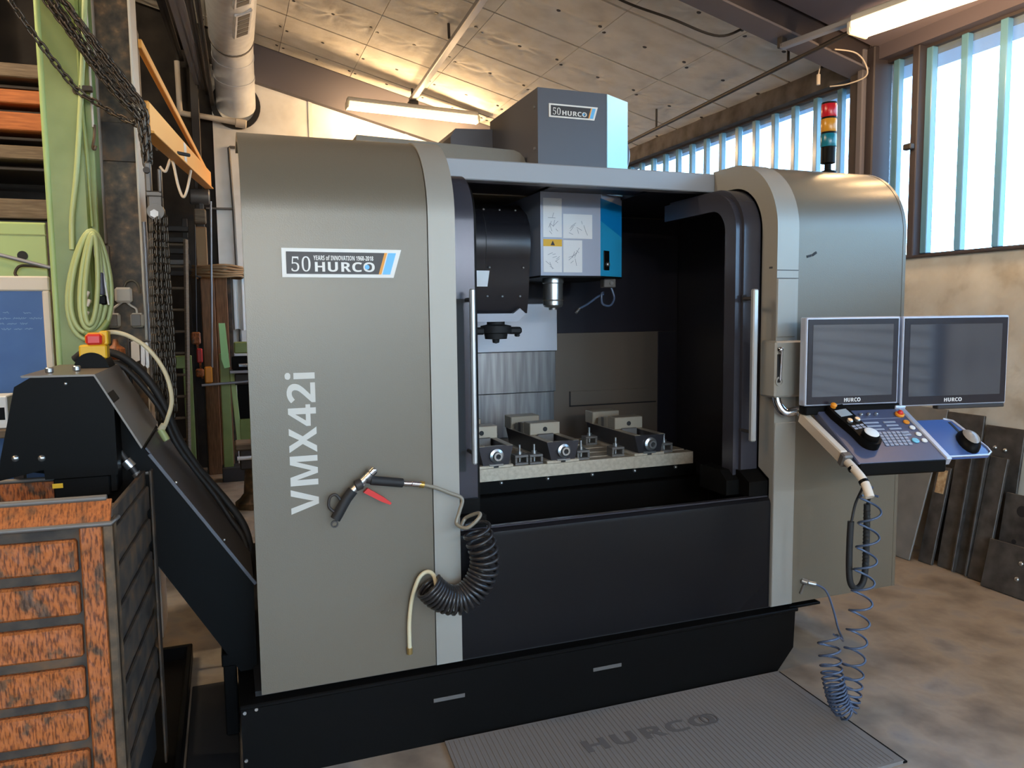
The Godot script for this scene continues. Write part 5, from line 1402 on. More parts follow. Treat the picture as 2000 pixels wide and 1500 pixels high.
func make_left_hall() -> void:
	# building column: rusty H section with cable duct and conduit
	var hc := thing("steel_column", "rusty brown steel building column carrying a grey socket group", "column", Vector3(-0.43, 0, -1.55))
	part(hc, "web_face", B.new().box(Vector3(-0.515, 0, -1.70), Vector3(-0.352, 5.0 - 0.4, -1.45), 0.004), M.rust_column)
	part(hc, "flange", B.new().box(Vector3(-0.54, 0, -1.72), Vector3(-0.508, 4.5, -1.425), 0.004), M.rust_column)
	part(hc, "flange", B.new().box(Vector3(-0.358, 0, -1.72), Vector3(-0.346, 4.5, -1.425), 0.003), M.beige)
	part(hc, "cable_duct", B.new().box(Vector3(-0.548, 1.95, -1.445), Vector3(-0.498, 4.5, -1.40), 0.004), mat(C(146, 132, 118), 0.6))
	part(hc, "cable_duct", B.new().box(Vector3(-0.535, 1.74, -1.445), Vector3(-0.490, 1.945, -1.405), 0.004), mat(C(118, 104, 88), 0.6))
	part(hc, "splice_plate", B.new().box(Vector3(-0.515, 2.34, -1.452), Vector3(-0.355, 2.52, -1.44), 0.003), M.rust_dark)
	part(hc, "conduit", B.new().cyl(Vector3(-0.336, 1.2, -1.43), Vector3(-0.336, 2.06, -1.43), 0.010, 8), M.steel_grey)
	part(hc, "conduit", B.new().cyl(Vector3(-0.318, 1.1, -1.43), Vector3(-0.318, 1.62, -1.43), 0.008, 8), M.steel_grey)
	var sk := thing("socket_group", "pale junction box above two grey wall sockets on the rusty column", "sockets", Vector3(-0.44, 1.55, -1.44))
	part(sk, "junction_box", B.new().box(Vector3(-0.478, 1.675, -1.45), Vector3(-0.402, 1.748, -1.40), 0.010), M.beige)
	for s in [-0.516, -0.415]:
		var so := part(sk, "socket", B.new().box(Vector3(s, 1.557, -1.45), Vector3(s + 0.058, 1.626, -1.395), 0.010), mat(C(196, 184, 166), 0.5))
		part(so, "flap", B.new().box(Vector3(s + 0.004, 1.563, -1.397), Vector3(s + 0.046, 1.620, -1.388), 0.008), mat(C(120, 106, 90), 0.5))
	part(sk, "lead", B.new().tube(curve([Vector3(-0.448, 1.68, -1.425), Vector3(-0.47, 1.662, -1.42), Vector3(-0.488, 1.645, -1.42), Vector3(-0.49, 1.62, -1.42)]), 0.006, 8), M.beige)
	part(sk, "lead", B.new().tube(curve([Vector3(-0.430, 1.68, -1.425), Vector3(-0.412, 1.662, -1.42), Vector3(-0.390, 1.645, -1.42), Vector3(-0.388, 1.62, -1.42)]), 0.006, 8), M.beige)
	part(sk, "lead", B.new().tube(curve([Vector3(-0.44, 1.745, -1.43), Vector3(-0.425, 1.775, -1.43), Vector3(-0.395, 1.78, -1.43), Vector3(-0.375, 1.755, -1.43), Vector3(-0.373, 1.72, -1.43)]), 0.005, 8), mat(C(110, 96, 76), 0.6))
	# tall green post of a press
	var gp := thing("green_post", "tall light green painted steel post standing at left in front of the rusty column", "post", Vector3(-0.6, 0, -1.2))
	part(gp, "post", B.new().box(Vector3(-0.684, 0, -1.34), Vector3(-0.525, 4.3, -1.15), 0.012), M.green_paint)
	part(gp, "corner_bead", B.new().cyl(Vector3(-0.678, 0, -1.156), Vector3(-0.678, 4.3, -1.156), 0.013, 12), M.green_pale)
	part(gp, "side_plate", B.new().box(Vector3(-0.527, 0, -1.33), Vector3(-0.497, 4.3, -1.17), 0.004), M.green_paint)
	part(gp, "edge_strip", B.new().box(Vector3(-0.500, 2.43, -1.18), Vector3(-0.492, 4.3, -1.16), 0.002), M.beige)
	part(gp, "hook_rod", B.new().tube(curve([Vector3(-0.488, 2.44, -1.165), Vector3(-0.492, 2.38, -1.15), Vector3(-0.498, 2.34, -1.14), Vector3(-0.490, 2.33, -1.13), Vector3(-0.485, 2.345, -1.13)]), 0.006, 8), M.rust_dark)
	part(gp, "clamp", B.new().box(Vector3(-0.535, 2.572, -1.15), Vector3(-0.485, 2.595, -1.12), 0.003).lathe(PackedVector2Array([Vector2(0.010, -0.005), Vector2(0.017, -0.005), Vector2(0.017, 0.005), Vector2(0.010, 0.005), Vector2(0.010, -0.005)]), Transform3D(Basis(Vector3(1, 0, 0), PI / 2), Vector3(-0.545, 2.572, -1.13)), 14), M.rust_dark)
	part(gp, "peg", B.new().cyl(Vector3(-0.512, 1.965, -1.15), Vector3(-0.512, 1.955, -1.09), 0.012, 10), M.rust_dark)
	# hoses on the peg
	var z := -1.13
	var h1 := thing("green_hose", "pale green hose hanging in coils from the peg on the green post", "hose", Vector3(-0.55, 1.5, -1.13))
	part(h1, "drop", B.new().tube(curve([Vector3(-0.487, 3.05, z), Vector3(-0.50, 2.88, z), Vector3(-0.522, 2.64, z), Vector3(-0.537, 2.48, z), Vector3(-0.566, 2.22, z), Vector3(-0.592, 2.04, z), Vector3(-0.60, 1.90, z)]), 0.011, 10), M.hose_green)
	part(h1, "drop", B.new().tube(curve([Vector3(-0.528, 2.9, z), Vector3(-0.530, 2.6, z), Vector3(-0.522, 2.3, z), Vector3(-0.516, 2.0, z)]), 0.007, 8), M.green_paint)
	var loops := [[0.105, 0.235, -0.535, 1.745], [0.085, 0.215, -0.535, 1.755], [0.050, 0.205, -0.525, 1.76], [0.030, 0.19, -0.520, 1.765]]
	for i in loops.size():
		var l: Array = loops[i]
		var pp := PackedVector3Array()
		for k in 33:
			var a := TAU * k / 32.0
			var e: float = l[0] * (0.55 + 0.45 * (0.5 - 0.5 * sin(a)))
			pp.append(Vector3(l[2] + e * cos(a) + 0.018 * sin(a), l[3] + l[1] * sin(a), -1.10 + 0.018 * i))
		part(h1, "loop", B.new().tube(pp, 0.0105, 10), M.hose_green)
	part(h1, "wrap", B.new().tube(curve([Vector3(-0.56, 1.545, -1.06), Vector3(-0.535, 1.53, -1.06), Vector3(-0.50, 1.55, -1.06), Vector3(-0.47, 1.59, -1.07)]), 0.014, 8), M.green_paint)
	for q in [Vector3(-0.555, 1.605, -1.05), Vector3(-0.545, 1.655, -1.05), Vector3(-0.548, 1.69, -1.05)]:
		part(h1, "brass_fitting", B.new().cyl(q, q + Vector3(0.012, 0.028, 0), 0.009, 8), M.beige)
	var gl := thing("grip_tool", "small dark blue-grey hand tool hanging on a white loop beside the green hose", "tool", Vector3(-0.50, 1.7, -1.06))
	part(gl, "body", B.new().box(Vector3(-0.505, 1.70, -1.08), Vector3(-0.475, 1.80, -1.05), 0.006), mat(C(72, 72, 88), 0.5))
	part(gl, "jaw", B.new().box(Vector3(-0.502, 1.66, -1.078), Vector3(-0.468, 1.702, -1.052), 0.006), M.black_paint)
	part(gl, "loop", B.new().tube(curve([Vector3(-0.492, 1.80, -1.065), Vector3(-0.505, 1.88, -1.065), Vector3(-0.498, 1.95, -1.07), Vector3(-0.484, 1.88, -1.065), Vector3(-0.476, 1.79, -1.065), Vector3(-0.462, 1.66, -1.06)]), 0.004, 8), M.white_sheet)
	# chain hoist: bundle of chains slung across the post, hook block and hanging loop
	var ch := thing("chain_hoist", "dark hoist chains slung from top left with a hook block beside the column", "hoist", Vector3(-0.27, 1.2, -1.0))
	var link := oval_link(0.0115, 0.0105, 0.0048)
	var rng := RandomNumberGenerator.new()
	rng.seed = 11
	for i in 7:
		var o := Vector3(rng.randf_range(-0.030, 0.030), rng.randf_range(-0.035, 0.035), rng.randf_range(-0.03, 0.03))
		var sg := 0.02 * i
		var pts := curve([Vector3(-0.66, 3.02, -1.0) + o, Vector3(-0.55, 2.862 - sg * 0.4, -1.0) + o, Vector3(-0.45, 2.725 - sg * 0.7, -1.0) + o, Vector3(-0.36, 2.60 - sg * 0.7, -1.0) + o, Vector3(-0.295, 2.50 - sg * 0.5, -1.0) + o * 0.8, Vector3(-0.280, 2.40, -1.0) + o * 0.5, Vector3(-0.272, 2.26, -1.0) + o * 0.4], 6)
		part(ch, "chain", chain_on(pts, 0.034, link), M.chain).set_meta("kind", "stuff")
	for i in 9:
		var o := Vector3(-0.034 + 0.0085 * i, 0, rng.randf_range(-0.03, 0.03))
		part(ch, "chain", chain_on(curve([Vector3(-0.245, 2.02, -1.0) + o * 0.8, Vector3(-0.252, 1.75, -1.0) + o, Vector3(-0.252, 1.50, -1.0) + o * 1.1, Vector3(-0.252, 1.15 + 0.02 * (i % 3), -1.0) + o], 3), 0.034, link), M.chain).set_meta("kind", "stuff")
	part(ch, "chain", chain_on(curve([Vector3(-0.80, 3.0, -0.98), Vector3(-0.743, 2.871, -0.98), Vector3(-0.653, 2.723, -1.02), Vector3(-0.545, 2.575, -1.10), Vector3(-0.47, 2.52, -1.10), Vector3(-0.36, 2.45, -1.06), Vector3(-0.284, 2.41, -1.0)], 6), 0.034, link), M.chain).set_meta("kind", "stuff")
	var hb := part(ch, "hook_block", B.new().box(Vector3(-0.288, 2.135, -1.025), Vector3(-0.262, 2.26, -0.975), 0.006).box(Vector3(-0.238, 2.135, -1.025), Vector3(-0.222, 2.235, -0.975), 0.005).box(Vector3(-0.288, 2.118, -1.02), Vector3(-0.222, 2.142, -0.98), 0.005), M.mid_steel)
	part(hb, "pin", B.new().cyl(Vector3(-0.278, 2.225, -0.975), Vector3(-0.278, 2.225, -0.962), 0.014, 12, 0.002), M.dark_steel)
	part(ch, "shackle", B.new().lathe(PackedVector2Array([Vector2(0, -0.02), Vector2(0.034, -0.02), Vector2(0.037, -0.012), Vector2(0.037, 0.012), Vector2(0.034, 0.02), Vector2(0, 0.02)]), Transform3D(Basis(Vector3(1, 0, 0), PI / 2), Vector3(-0.252, 2.055, -1.0)), 20, 30.0).box(Vector3(-0.283, 2.055, -1.018), Vector3(-0.221, 2.125, -0.982), 0.008), M.mid_steel)
	part(ch, "shackle_bolt", B.new().cyl(Vector3(-0.257, 2.045, -0.982), Vector3(-0.257, 2.045, -0.968), 0.018, 6), M.galv)
	# orange jib crane running back from the column
	var jb := thing("jib_crane", "orange jib beam with a slanting tie rod running back from the rusty column", "crane", Vector3(-0.33, 2.5, -1.7))
	part(jb, "beam", B.new().beam(Vector3(-0.33, 2.63, -1.74), Vector3(-0.075, 2.92, -5.40), 0.045, 0.15, 0.006), M.jib_orange)
	part(jb, "lower_flange", B.new().beam(Vector3(-0.33, 2.55, -1.74), Vector3(-0.075, 2.84, -5.40), 0.08, 0.012, 0.003), M.jib_orange)
	part(jb, "tie_rod", B.new().beam(Vector3(-0.342, 2.985, -1.74), Vector3(-0.10, 3.0, -5.38), 0.03, 0.045, 0.004), M.jib_orange)
	part(jb, "bracket", B.new().box(Vector3(-0.42, 2.45, -1.80), Vector3(-0.345, 3.05, -1.71), 0.005), M.rust_dark)
	part(jb, "white_mark", B.new().beam(Vector3(-0.33, 2.625, -1.74).lerp(Vector3(-0.075, 2.92, -5.40), 0.40), Vector3(-0.33, 2.625, -1.74).lerp(Vector3(-0.075, 2.92, -5.40), 0.44), 0.049, 0.13), M.white_sheet)
	part(jb, "cable_bar", B.new().cyl(Vector3(-0.345, 2.655, -2.7), Vector3(-0.165, 2.665, -2.9), 0.012, 8), M.dark_steel)
	part(jb, "festoon", B.new().tube(curve([Vector3(-0.352, 2.60, -3.0), Vector3(-0.318, 2.57, -3.0), Vector3(-0.285, 2.65, -3.0), Vector3(-0.268, 2.62, -3.0), Vector3(-0.245, 2.48, -3.0), Vector3(-0.217, 2.407, -3.0), Vector3(-0.19, 2.46, -3.0), Vector3(-0.165, 2.60, -3.1)]), 0.009, 8), M.beige)
	var el := thing("electric_hoist", "small grey electric hoist under the far end of the orange jib", "hoist", Vector3(-0.16, 2.4, -5.3))
	part(el, "motor", B.new().cyl(Vector3(-0.25, 2.74, -5.28), Vector3(-0.07, 2.74, -5.28), 0.075, 16, 0.012), M.mid_steel)
	part(el, "gear_case", B.new().box(Vector3(-0.22, 2.49, -5.37), Vector3(-0.11, 2.62, -5.22), 0.012), M.wood_grey)
	part(el, "frame", B.new().box(Vector3(-0.17, 2.60, -5.33), Vector3(-0.13, 2.88, -5.25), 0.005), M.dark_steel)
	part(el, "pendant_cable", B.new().cyl(Vector3(-0.065, 2.70, -5.28), Vector3(-0.12, 1.12, -5.28), 0.010, 8), M.steel_grey)
	part(el, "push_button", B.new().box(Vector3(-0.19, 0.97, -5.31), Vector3(-0.12, 1.13, -5.25), 0.012), M.orange_plastic)
	# storage rack behind the post
	var rk := thing("storage_rack", "dark storage rack at far left holding rows of long timber beams", "rack", Vector3(-2.0, 0, -2.8))
	for x in [-3.3, -1.45]:
		part(rk, "upright", B.new().box(Vector3(x, 0, -3.2), Vector3(x + 0.08, 4.0, -2.5), 0.006), M.dark_steel)
	for y in [2.19, 2.49, 2.66, 2.81, 2.95]:
		part(rk, "shelf_arm", B.new().box(Vector3(-3.3, y - 0.03, -3.1), Vector3(-0.9, y - 0.012, -2.56), 0.003), M.dark_steel)
	part(rk, "back_board", B.new().box(Vector3(-3.4, 0, -3.4), Vector3(-0.62, 3.9, -3.36)), M.dark_wall)
	part(rk, "low_board", B.new().box(Vector3(-3.4, 2.08, -2.9), Vector3(-0.78, 2.16, -2.5), 0.006), M.rust_dark)
	var tb := [[2.18, 2.29, M.wood_grey, "grey-brown timber beam lowest in the storage rack"], [2.515, 2.59, M.wood_grey, "grey timber beam below the two orange ones in the storage rack"], [2.675, 2.775, M.wood_orange, "lower of the two orange timber beams in the storage rack"], [2.825, 2.90, M.wood_orange, "upper of the two orange timber beams in the storage rack"], [2.97, 3.045, M.wood_grey, "grey timber beam topmost in the storage rack"]]
	for b in tb:
		single("timber_beam", B.new().box(Vector3(-3.1, b[0] - 0.002, -2.75), Vector3(-0.86, b[1], -2.5), 0.006), b[2], b[3], "timber beam", "timber beams in the storage rack")
	# green press frame with lever, behind the board
	var pr := thing("green_press", "light green machine face with a grey lever bar behind the blue board", "machine", Vector3(-1.2, 0, -2.0))
	part(pr, "frame", B.new().box(Vector3(-1.7, 0, -2.3), Vector3(-0.83, 2.095, -1.9), 0.01), M.green_pale)
	part(pr, "seam", B.new().box(Vector3(-1.7, 2.028, -1.902), Vector3(-0.83, 2.034, -1.898)), M.green_paint)
	part(pr, "edge_bar", B.new().box(Vector3(-0.828, 0, -2.0), Vector3(-0.800, 2.09, -1.86), 0.004), M.rust_dark)
	part(pr, "bore", B.new().cyl(Vector3(-0.945, 1.925, -1.9), Vector3(-0.945, 1.925, -1.896), 0.024, 18), M.black_matte)
	part(pr, "lever", B.new().cyl(Vector3(-1.25, 1.985, -1.84), Vector3(-0.815, 1.862, -1.84), 0.010, 10), M.steel_grey)
	part(pr, "handle", B.new().tube(curve([Vector3(-0.965, 1.815, -1.86), Vector3(-0.975, 1.835, -1.86), Vector3(-0.955, 1.868, -1.86), Vector3(-0.91, 1.872, -1.86), Vector3(-0.83, 1.865, -1.86)]), 0.007, 8), M.rust_dark)
	# blue board on a pale frame
	var bd := thing("blue_board", "blue writing board with faint chalk notes in a pale frame at far left", "board", Vector3(-1.05, 0, -1.25))
	part(bd, "board", B.new().box(Vector3(-1.45, 0.72, -1.27), Vector3(-0.74, 1.735, -1.245)), M.board_blue)
	part(bd, "frame", B.new().box(Vector3(-1.50, 1.725, -1.275), Vector3(-0.715, 1.79, -1.235), 0.006), M.beige)
	part(bd, "frame", B.new().box(Vector3(-0.745, 0.0, -1.275), Vector3(-0.715, 1.727, -1.235), 0.006), M.beige)
	part(bd, "frame", B.new().box(Vector3(-1.50, 0.0, -1.275), Vector3(-1.45, 1.727, -1.235), 0.006), M.beige)
	part(bd, "frame", B.new().box(Vector3(-1.45, 0.68, -1.275), Vector3(-0.74, 0.722, -1.235), 0.006), M.beige)
	var chk := B.new()
	rng.seed = 3
	for r in 4:
		var x := -1.0
		while x < -0.78:
			var wl := rng.randf_range(0.02, 0.05)
			if rng.randf() < 0.75:
				var y := 1.63 - 0.024 * r + rng.randf_range(-0.002, 0.002)
				var k := 0
				while k * 0.007 < wl:
					chk.obox(Transform3D(Basis(Vector3(0, 0, 1), rng.randf_range(-1.2, 1.2)), Vector3(x + k * 0.007, y, -1.2445)), Vector3(0.010, 0.0022, 0.0006))
					k += 1
			x += wl + 0.015
	part(bd, "chalk_notes", chk, mat(C(120, 150, 186), 0.9)).set_meta("kind", "stuff")
	var bx := thing("white_carton", "small white carton at the left edge beside the conveyor hood", "box", Vector3(-0.9, 1.16, -0.95))
	part(bx, "carton", B.new().box(Vector3(-0.98, 1.165, -1.05), Vector3(-0.828, 1.295, -0.90), 0.004), M.white_sheet)
	part(bx, "label", B.new().box(Vector3(-0.86, 1.20, -0.901), Vector3(-0.838, 1.25, -0.899)), M.black_paint)
	var bb := thing("work_bench", "narrow dark bench under the white carton at the left edge", "bench", Vector3(-1.1, 0, -0.97))
	part(bb, "top", B.new().box(Vector3(-1.4, 1.13, -1.12), Vector3(-0.80, 1.163, -0.86), 0.004), M.wood_grey)
	for x in [-1.38, -0.86]:
		part(bb, "leg", B.new().box(Vector3(x, 0.012, -1.10), Vector3(x + 0.04, 1.13, -1.06), 0.004), M.dark_steel)
	# gloves and a rusty can hung at the column foot
	var gv := thing("work_gloves", "pale beige and white work gloves hanging behind the conveyor cables", "gloves", Vector3(-0.34, 1.4, -0.95))
	for q in [[-0.375, -0.342, 1.415, 1.505, M.beige], [-0.338, -0.318, 1.395, 1.500, M.white_sheet], [-0.322, -0.306, 1.385, 1.498, M.white_sheet]]:
		var xa: float = q[0]
		var xb: float = q[1]
		part(gv, "glove", B.new().sweep(PackedVector2Array([Vector2(xa, q[2] + 0.012), Vector2((xa + xb) * 0.5, q[2]), Vector2(xb, q[2] + 0.006), Vector2(xb, q[3] - 0.006), Vector2((xa + xb) * 0.5, q[3]), Vector2(xa + 0.003, q[3] - 0.004)]), func(w: Vector2) -> Vector3: return Vector3(w.x, w.y, -0.97), Vector3(0, 0, 0.02), 60.0), q[4])
	part(gv, "hanger", B.new().cyl(Vector3(-0.38, 1.503, -0.96), Vector3(-0.30, 1.503, -0.96), 0.004, 8), M.dark_steel)
	part(gv, "stand", B.new().cyl(Vector3(-0.385, 0.013, -0.985), Vector3(-0.385, 1.52, -0.985), 0.008, 8), M.dark_steel)
	var cn := thing("oil_can", "rusty orange can on a peg just right of the emergency stop box", "can", Vector3(-0.42, 1.42, -0.95))
	part(cn, "can", B.new().lathe(PackedVector2Array([Vector2(0, 0), Vector2(0.034, 0), Vector2(0.036, 0.01), Vector2(0.036, 0.045), Vector2(0.014, 0.062), Vector2(0.008, 0.085), Vector2(0.0, 0.085)]), Transform3D(Basis(), Vector3(-0.425, 1.43, -0.90)), 16), M.rust_orange)
	part(cn, "shelf", B.new().box(Vector3(-0.48, 1.418, -0.985), Vector3(-0.375, 1.43, -0.86), 0.002), M.dark_steel)
	# dark roof steel at the left
	var words := ["dark roof purlin leftmost of the group above the orange jib", "dark steel beam with a grey flange above the orange jib", "thin dark steel rail right of the grey-flanged roof beam", "thin dark steel rail nearest the silver duct"]
	var bs := [[Vector3(-0.33, 3.80, -2.7), Vector3(-0.29, 4.22, -5.92), 0.06, 0.12], [Vector3(-0.22, 3.76, -2.8), Vector3(-0.11, 3.95, -5.92), 0.10, 0.10], [Vector3(-0.14, 3.78, -2.8), Vector3(-0.06, 3.88, -5.92), 0.04, 0.06], [Vector3(-0.085, 3.80, -2.8), Vector3(-0.01, 3.77, -5.92), 0.035, 0.05]]
	for i in 4:
		var q: Array = bs[i]
		var bm := thing("roof_beam", words[i], "steel beam", Vector3(q[0].x, q[0].y, -4.3), "roof steel at upper left")
		part(bm, "section", B.new().ibeam(q[0], q[1], q[2], q[3], 0.012), M.steel_grey if i == 1 else M.dark_steel)  # one beam in a lighter grey than the rest
		part(bm, "hanger", B.new().cyl(q[0] + Vector3(0, 0.02, -0.3), Vector3(q[0].x, ceil_y(q[0].x) + 0.01, q[0].z - 0.3), 0.012, 8), M.dark_steel)
	single("roof_post", B.new().box(Vector3(-0.215, 0.0, -5.80), Vector3(-0.135, 4.25, -5.72), 0.006), M.dark_steel, "dark steel post rising behind the far end of the orange jib to the roof", "post")

# ------------------------------------------------------------------ far corner behind the left cabinet
func make_back_corner() -> void:
	# ventilation duct that bends into the back wall
	var du := thing("ventilation_duct", "large silver ventilation duct under the roof bending into the white back wall", "duct", Vector3(0.2, 3.8, -4.2))
	part(du, "pipe", B.new().tube(PackedVector3Array([Vector3(0.13, 4.05, -2.2), Vector3(0.185, 4.235, -5.20)]), 0.20, 32), M.galv)
	part(du, "elbow", B.new().tube(curve([Vector3(0.184, 4.232, -5.15), Vector3(0.19, 4.22, -5.36), Vector3(0.20, 4.09, -5.64), Vector3(0.215, 3.88, -5.93), Vector3(0.22, 3.80, -6.04)], 8), 0.193, 32), M.galv)
	for q in [[Vector3(0.184, 4.233, -5.17), Vector3(0.185, 4.235, -5.21), 0.207], [Vector3(0.195, 4.155, -5.52), Vector3(0.196, 4.137, -5.55), 0.198], [Vector3(0.205, 4.02, -5.74), Vector3(0.206, 3.998, -5.765), 0.198]]:
		part(du, "clamp_ring", B.new().cyl(q[0], q[1], q[2], 32), M.mid_steel if q[2] > 0.2 else M.galv)
	part(du, "wall_collar", B.new().lathe(PackedVector2Array([Vector2(0.19, 0), Vector2(0.245, 0), Vector2(0.245, 0.03), Vector2(0.19, 0.03)]), Transform3D(Basis(Vector3(1, 0, 0), PI / 2), Vector3(0.215, 3.80, -6.05)), 32), M.black_matte)
	for zc in [-3.40, -4.22]:
		var f: float = (zc + 2.2) / -3.0
		var mid := Vector3(0.13 + 0.055 * f, 4.05 + 0.185 * f, zc)
		var gb := Basis(Vector3(1, 0, 0), 0.0617) * Basis(Vector3(0, 0, 1), 0.43)
		var gr := part(du, "grille", B.new().obox(Transform3D(gb, mid - gb.y * 0.193), Vector3(0.15, 0.03, 0.66), 0.01), M.galv)
		for k in 5:
			part(gr, "slot", B.new().obox(Transform3D(gb, mid - gb.y * 0.2085 + gb.z * (0.24 - 0.12 * k)), Vector3(0.10, 0.004, 0.10), 0.001), M.dark_steel)
	var rl := thing("pale_wall_pipe", "pale pipe dropping and turning along the wall under the silver duct", "pipe", Vector3(0.0, 3.6, -5.95))
	part(rl, "pipe", B.new().tube(curve([Vector3(-0.325, 4.15, -5.90), Vector3(-0.322, 3.90, -5.90), Vector3(-0.318, 3.68, -5.90), Vector3(-0.29, 3.645, -5.90), Vector3(-0.10, 3.63, -5.90), Vector3(0.27, 3.585, -5.90)]), 0.028, 10), M.beige)
	part(rl, "tee", B.new().cyl(Vector3(0.20, 3.592, -5.90), Vector3(0.31, 3.58, -5.90), 0.045, 12, 0.008), M.beige)
	var cd := thing("wall_conduit", "thin dark conduits run square on the white back wall left of the machine", "conduit", Vector3(0.16, 2.2, -6.03))
	part(cd, "run", B.new().tube(PackedVector3Array([Vector3(0.30, 3.37, -6.035), Vector3(0.14, 3.37, -6.035), Vector3(0.128, 3.36, -6.035), Vector3(0.150, 2.74, -6.035), Vector3(0.165, 1.3, -6.035)]), 0.014, 8), M.mid_steel)
	part(cd, "run", B.new().tube(PackedVector3Array([Vector3(0.148, 2.735, -6.035), Vector3(-0.12, 2.73, -6.035)]), 0.012, 8), M.mid_steel)
	# timber post with coiled rope
	var ps := thing("timber_post", "brown timber boards standing upright against the back wall left of the machine", "post", Vector3(-0.1, 0, -5.6))
	part(ps, "board", B.new().box(Vector3(-0.20, 0.0, -5.80), Vector3(-0.07, 2.05, -5.64), 0.006), M.wood)
	part(ps, "board", B.new().box(Vector3(-0.066, 0.0, -5.84), Vector3(0.05, 2.05, -5.68), 0.006), M.wood)
	part(ps, "dark_edge", B.new().box(Vector3(0.05, 0.0, -5.90), Vector3(0.09, 2.05, -5.75), 0.004), M.rust_dark)
	part(ps, "upper_board", B.new().box(Vector3(-0.225, 2.08, -5.75), Vector3(-0.12, 2.50, -5.66), 0.006), M.rope)
	var rp := thing("rope_coil", "coil of brown rope slung round the top of the timber boards", "rope", Vector3(-0.03, 2.0, -5.65))
	for i in 5:
		var pp := PackedVector3Array()
		for k in 29:
			var a := TAU * k / 28.0
			pp.append(Vector3(-0.03 + (0.235 + 0.006 * (i % 2)) * cos(a), 2.01 + 0.025 * i + 0.008 * sin(3.0 * a + i), -5.74 + 0.20 * sin(a)))
		part(rp, "turn", B.new().tube(pp, 0.013, 8), M.rope)
	var cl := thing("cleaning_cloth", "white cloth strip hanging on the wall right of the timber boards", "cloth", Vector3(0.18, 1.4, -5.98))
	var cb := B.new()
	for k in 12:
		var xa := 0.10 + 0.014 * k
		var za := -5.97 + 0.018 * sin(k * 1.1)
		var zb := -5.97 + 0.018 * sin((k + 1) * 1.1)
		cb.obox(Transform3D(Basis(Vector3(0, 1, 0), -atan2(zb - za, 0.014)), Vector3(xa + 0.007, 1.75, (za + zb) * 0.5)), Vector3(0.0185, 0.56 - 0.02 * sin(k * 0.7), 0.004))
	part(cl, "cloth", cb, M.white_sheet)
	part(cl, "rail", B.new().box(Vector3(0.09, 2.02, -6.04), Vector3(0.28, 2.04, -5.94), 0.003), M.dark_steel)
	# ladder leaning in the dark bay
	var ld := thing("steel_ladder", "grey-brown ladder leaning in the dark bay left of the timber boards", "ladder", Vector3(-0.42, 0, -4.8))
	part(ld, "stile", B.new().beam(Vector3(-0.352, 0.0, -4.72), Vector3(-0.285, 2.30, -4.86), 0.022, 0.05, 0.003), M.wood_grey)
	part(ld, "stile", B.new().beam(Vector3(-0.66, 0.0, -4.72), Vector3(-0.595, 2.30, -4.86), 0.022, 0.05, 0.003), M.wood_grey)
	for i in 11:
		var y := 0.32 + 0.193 * i
		var f := y / 2.3
		part(ld, "rung", B.new().cyl(Vector3(-0.66 + 0.065 * f, y, -4.72 - 0.14 * f), Vector3(-0.352 + 0.067 * f, y, -4.72 - 0.14 * f), 0.012, 8), M.wood_grey)
	var sh := thing("slatted_shelf", "dark slatted shelf behind the ladder in the dark bay", "shelf", Vector3(-0.5, 2.0, -5.7))
	for i in 5:
		part(sh, "slat", B.new().box(Vector3(-1.4, 2.02 + 0.11 * i, -5.85), Vector3(-0.29, 2.07 + 0.11 * i, -5.75), 0.004), M.mid_steel if i == 1 else M.dark_steel)
	for x in [-1.4, -0.35]:
		part(sh, "support", B.new().box(Vector3(x, 0, -5.92), Vector3(x + 0.05, 2.6, -5.85), 0.004), M.dark_steel)
	single("green_crossbar", B.new().box(Vector3(-0.80, 1.12, -5.35), Vector3(-0.30, 1.24, -5.25), 0.006).box(Vector3(-0.80, 0.0, -5.34), Vector3(-0.72, 1.13, -5.26), 0.004).box(Vector3(-0.38, 0.0, -5.34), Vector3(-0.30, 1.13, -5.26), 0.004), M.green_paint, "low green trestle behind the ladder", "trestle")
	var rc := thing("orange_hook_set", "orange and red lifting hooks hanging in front of the timber boards", "hooks", Vector3(-0.24, 0.95, -5.45))
	part(rc, "strap", B.new().beam(Vector3(-0.255, 1.42, -5.45), Vector3(-0.215, 1.0, -5.45), 0.012, 0.02), M.rust_orange)
	part(rc, "hook_body", B.new().box(Vector3(-0.30, 1.34, -5.48), Vector3(-0.215, 1.46, -5.42), 0.012), M.rust_orange)
	part(rc, "hook_body", B.new().box(Vector3(-0.275, 1.02, -5.48), Vector3(-0.20, 1.10, -5.42), 0.012), M.rust_orange)
	part(rc, "red_block", B.new().box(Vector3(-0.258, 1.16, -5.475), Vector3(-0.205, 1.30, -5.425), 0.010), M.red_plastic)
	part(rc, "peg", B.new().cyl(Vector3(-0.222, 2.0, -5.44), Vector3(-0.185, 2.0, -5.66), 0.010, 8), M.dark_steel)
	part(rc, "hanger", B.new().cyl(Vector3(-0.25, 1.45, -5.45), Vector3(-0.22, 2.50, -5.50), 0.006, 8), M.dark_steel)
	# green bench machine seen past the cabinet
	var gm := thing("green_bench_machine", "light green machine frame with a bright green guard seen past the left cabinet", "machine", Vector3(0.1, 0, -5.2))
	part(gm, "post", B.new().box(Vector3(-0.052, 0.13, -5.36), Vector3(0.036, 1.25, -5.26), 0.006), M.green_paint)
	part(gm, "guard", B.new().xy_z(PackedVector2Array([Vector2(-0.044, 1.545), Vector2(0.014, 1.545), Vector2(0.042, 1.12), Vector2(-0.01, 1.11), Vector2(-0.034, 1.20)]), -5.255, -5.235, 1.0), M.green_bright)
	part(gm, "foot", B.new().box(Vector3(-0.07, 0.0, -5.42), Vector3(0.30, 0.14, -5.20), 0.006), M.dark_steel)
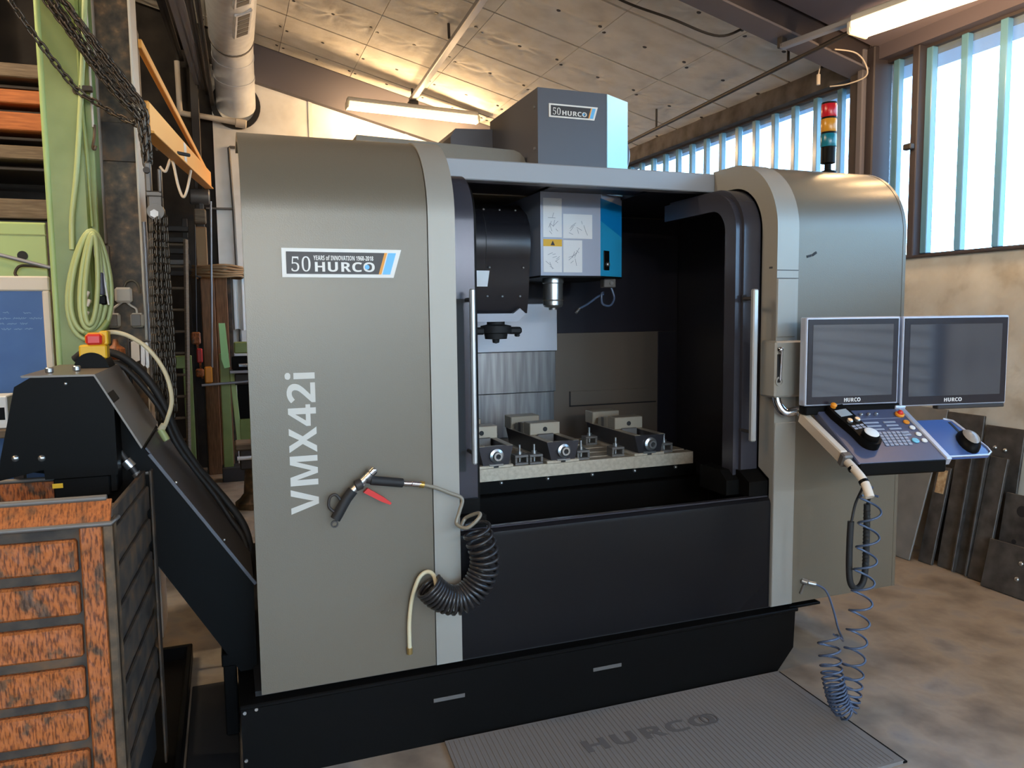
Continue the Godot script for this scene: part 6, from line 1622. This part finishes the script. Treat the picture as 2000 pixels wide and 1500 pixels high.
	part(gm, "head_block", B.new().box(Vector3(0.085, 1.25, -5.40), Vector3(0.36, 1.36, -5.22), 0.01), M.green_paint)
	part(gm, "table", B.new().box(Vector3(0.036, 1.06, -5.42), Vector3(0.40, 1.085, -5.18), 0.004), M.steel_grey)
	part(gm, "carriage", B.new().box(Vector3(0.06, 1.09, -5.38), Vector3(0.40, 1.22, -5.24), 0.008), M.black_paint)
	part(gm, "tool_rest", B.new().box(Vector3(0.12, 1.12, -5.24), Vector3(0.22, 1.15, -5.20), 0.004), M.chrome)
	part(gm, "lower_carriage", B.new().box(Vector3(0.08, 0.94, -5.36), Vector3(0.40, 1.05, -5.26), 0.008), M.dark_steel)
	part(gm, "tie_bar", B.new().cyl(Vector3(-0.22, 0.955, -5.22), Vector3(0.40, 0.985, -5.22), 0.012, 8), M.steel_grey)
	part(gm, "inner_post", B.new().beam(Vector3(0.06, 1.06, -5.30), Vector3(0.105, 0.30, -5.30), 0.03, 0.05, 0.004), M.green_pale)
	part(gm, "panel", B.new().box(Vector3(0.11, 0.32, -5.38), Vector3(0.40, 0.60, -5.28), 0.006), M.green_paint)
	part(gm, "dark_housing", B.new().box(Vector3(0.10, 0.60, -5.40), Vector3(0.40, 0.94, -5.30), 0.006), M.black_paint)
	var pv := thing("pedestal_vise", "old brown cast pedestal with a clamp top standing on the floor beside the left cabinet", "vise", Vector3(0.17, 0, -4.1))
	part(pv, "column", B.new().lathe(PackedVector2Array([Vector2(0, 0), Vector2(0.17, 0), Vector2(0.17, 0.05), Vector2(0.13, 0.08), Vector2(0.10, 0.12), Vector2(0.085, 0.30), Vector2(0.085, 0.34), Vector2(0, 0.34)]), Transform3D(Basis(), Vector3(0.20, 0.0, -4.1)), 10, 20.0), M.rust_column)
	part(pv, "clamp_body", B.new().box(Vector3(0.08, 0.34, -4.22), Vector3(0.40, 0.50, -3.98), 0.01), M.dark_steel)
	part(pv, "jaw_top", B.new().box(Vector3(0.045, 0.50, -4.22), Vector3(0.40, 0.56, -3.98), 0.012), M.wood_grey)
	part(pv, "clamp_bar", B.new().cyl(Vector3(0.06, 0.44, -3.97), Vector3(0.40, 0.44, -3.97), 0.016, 10), M.galv)
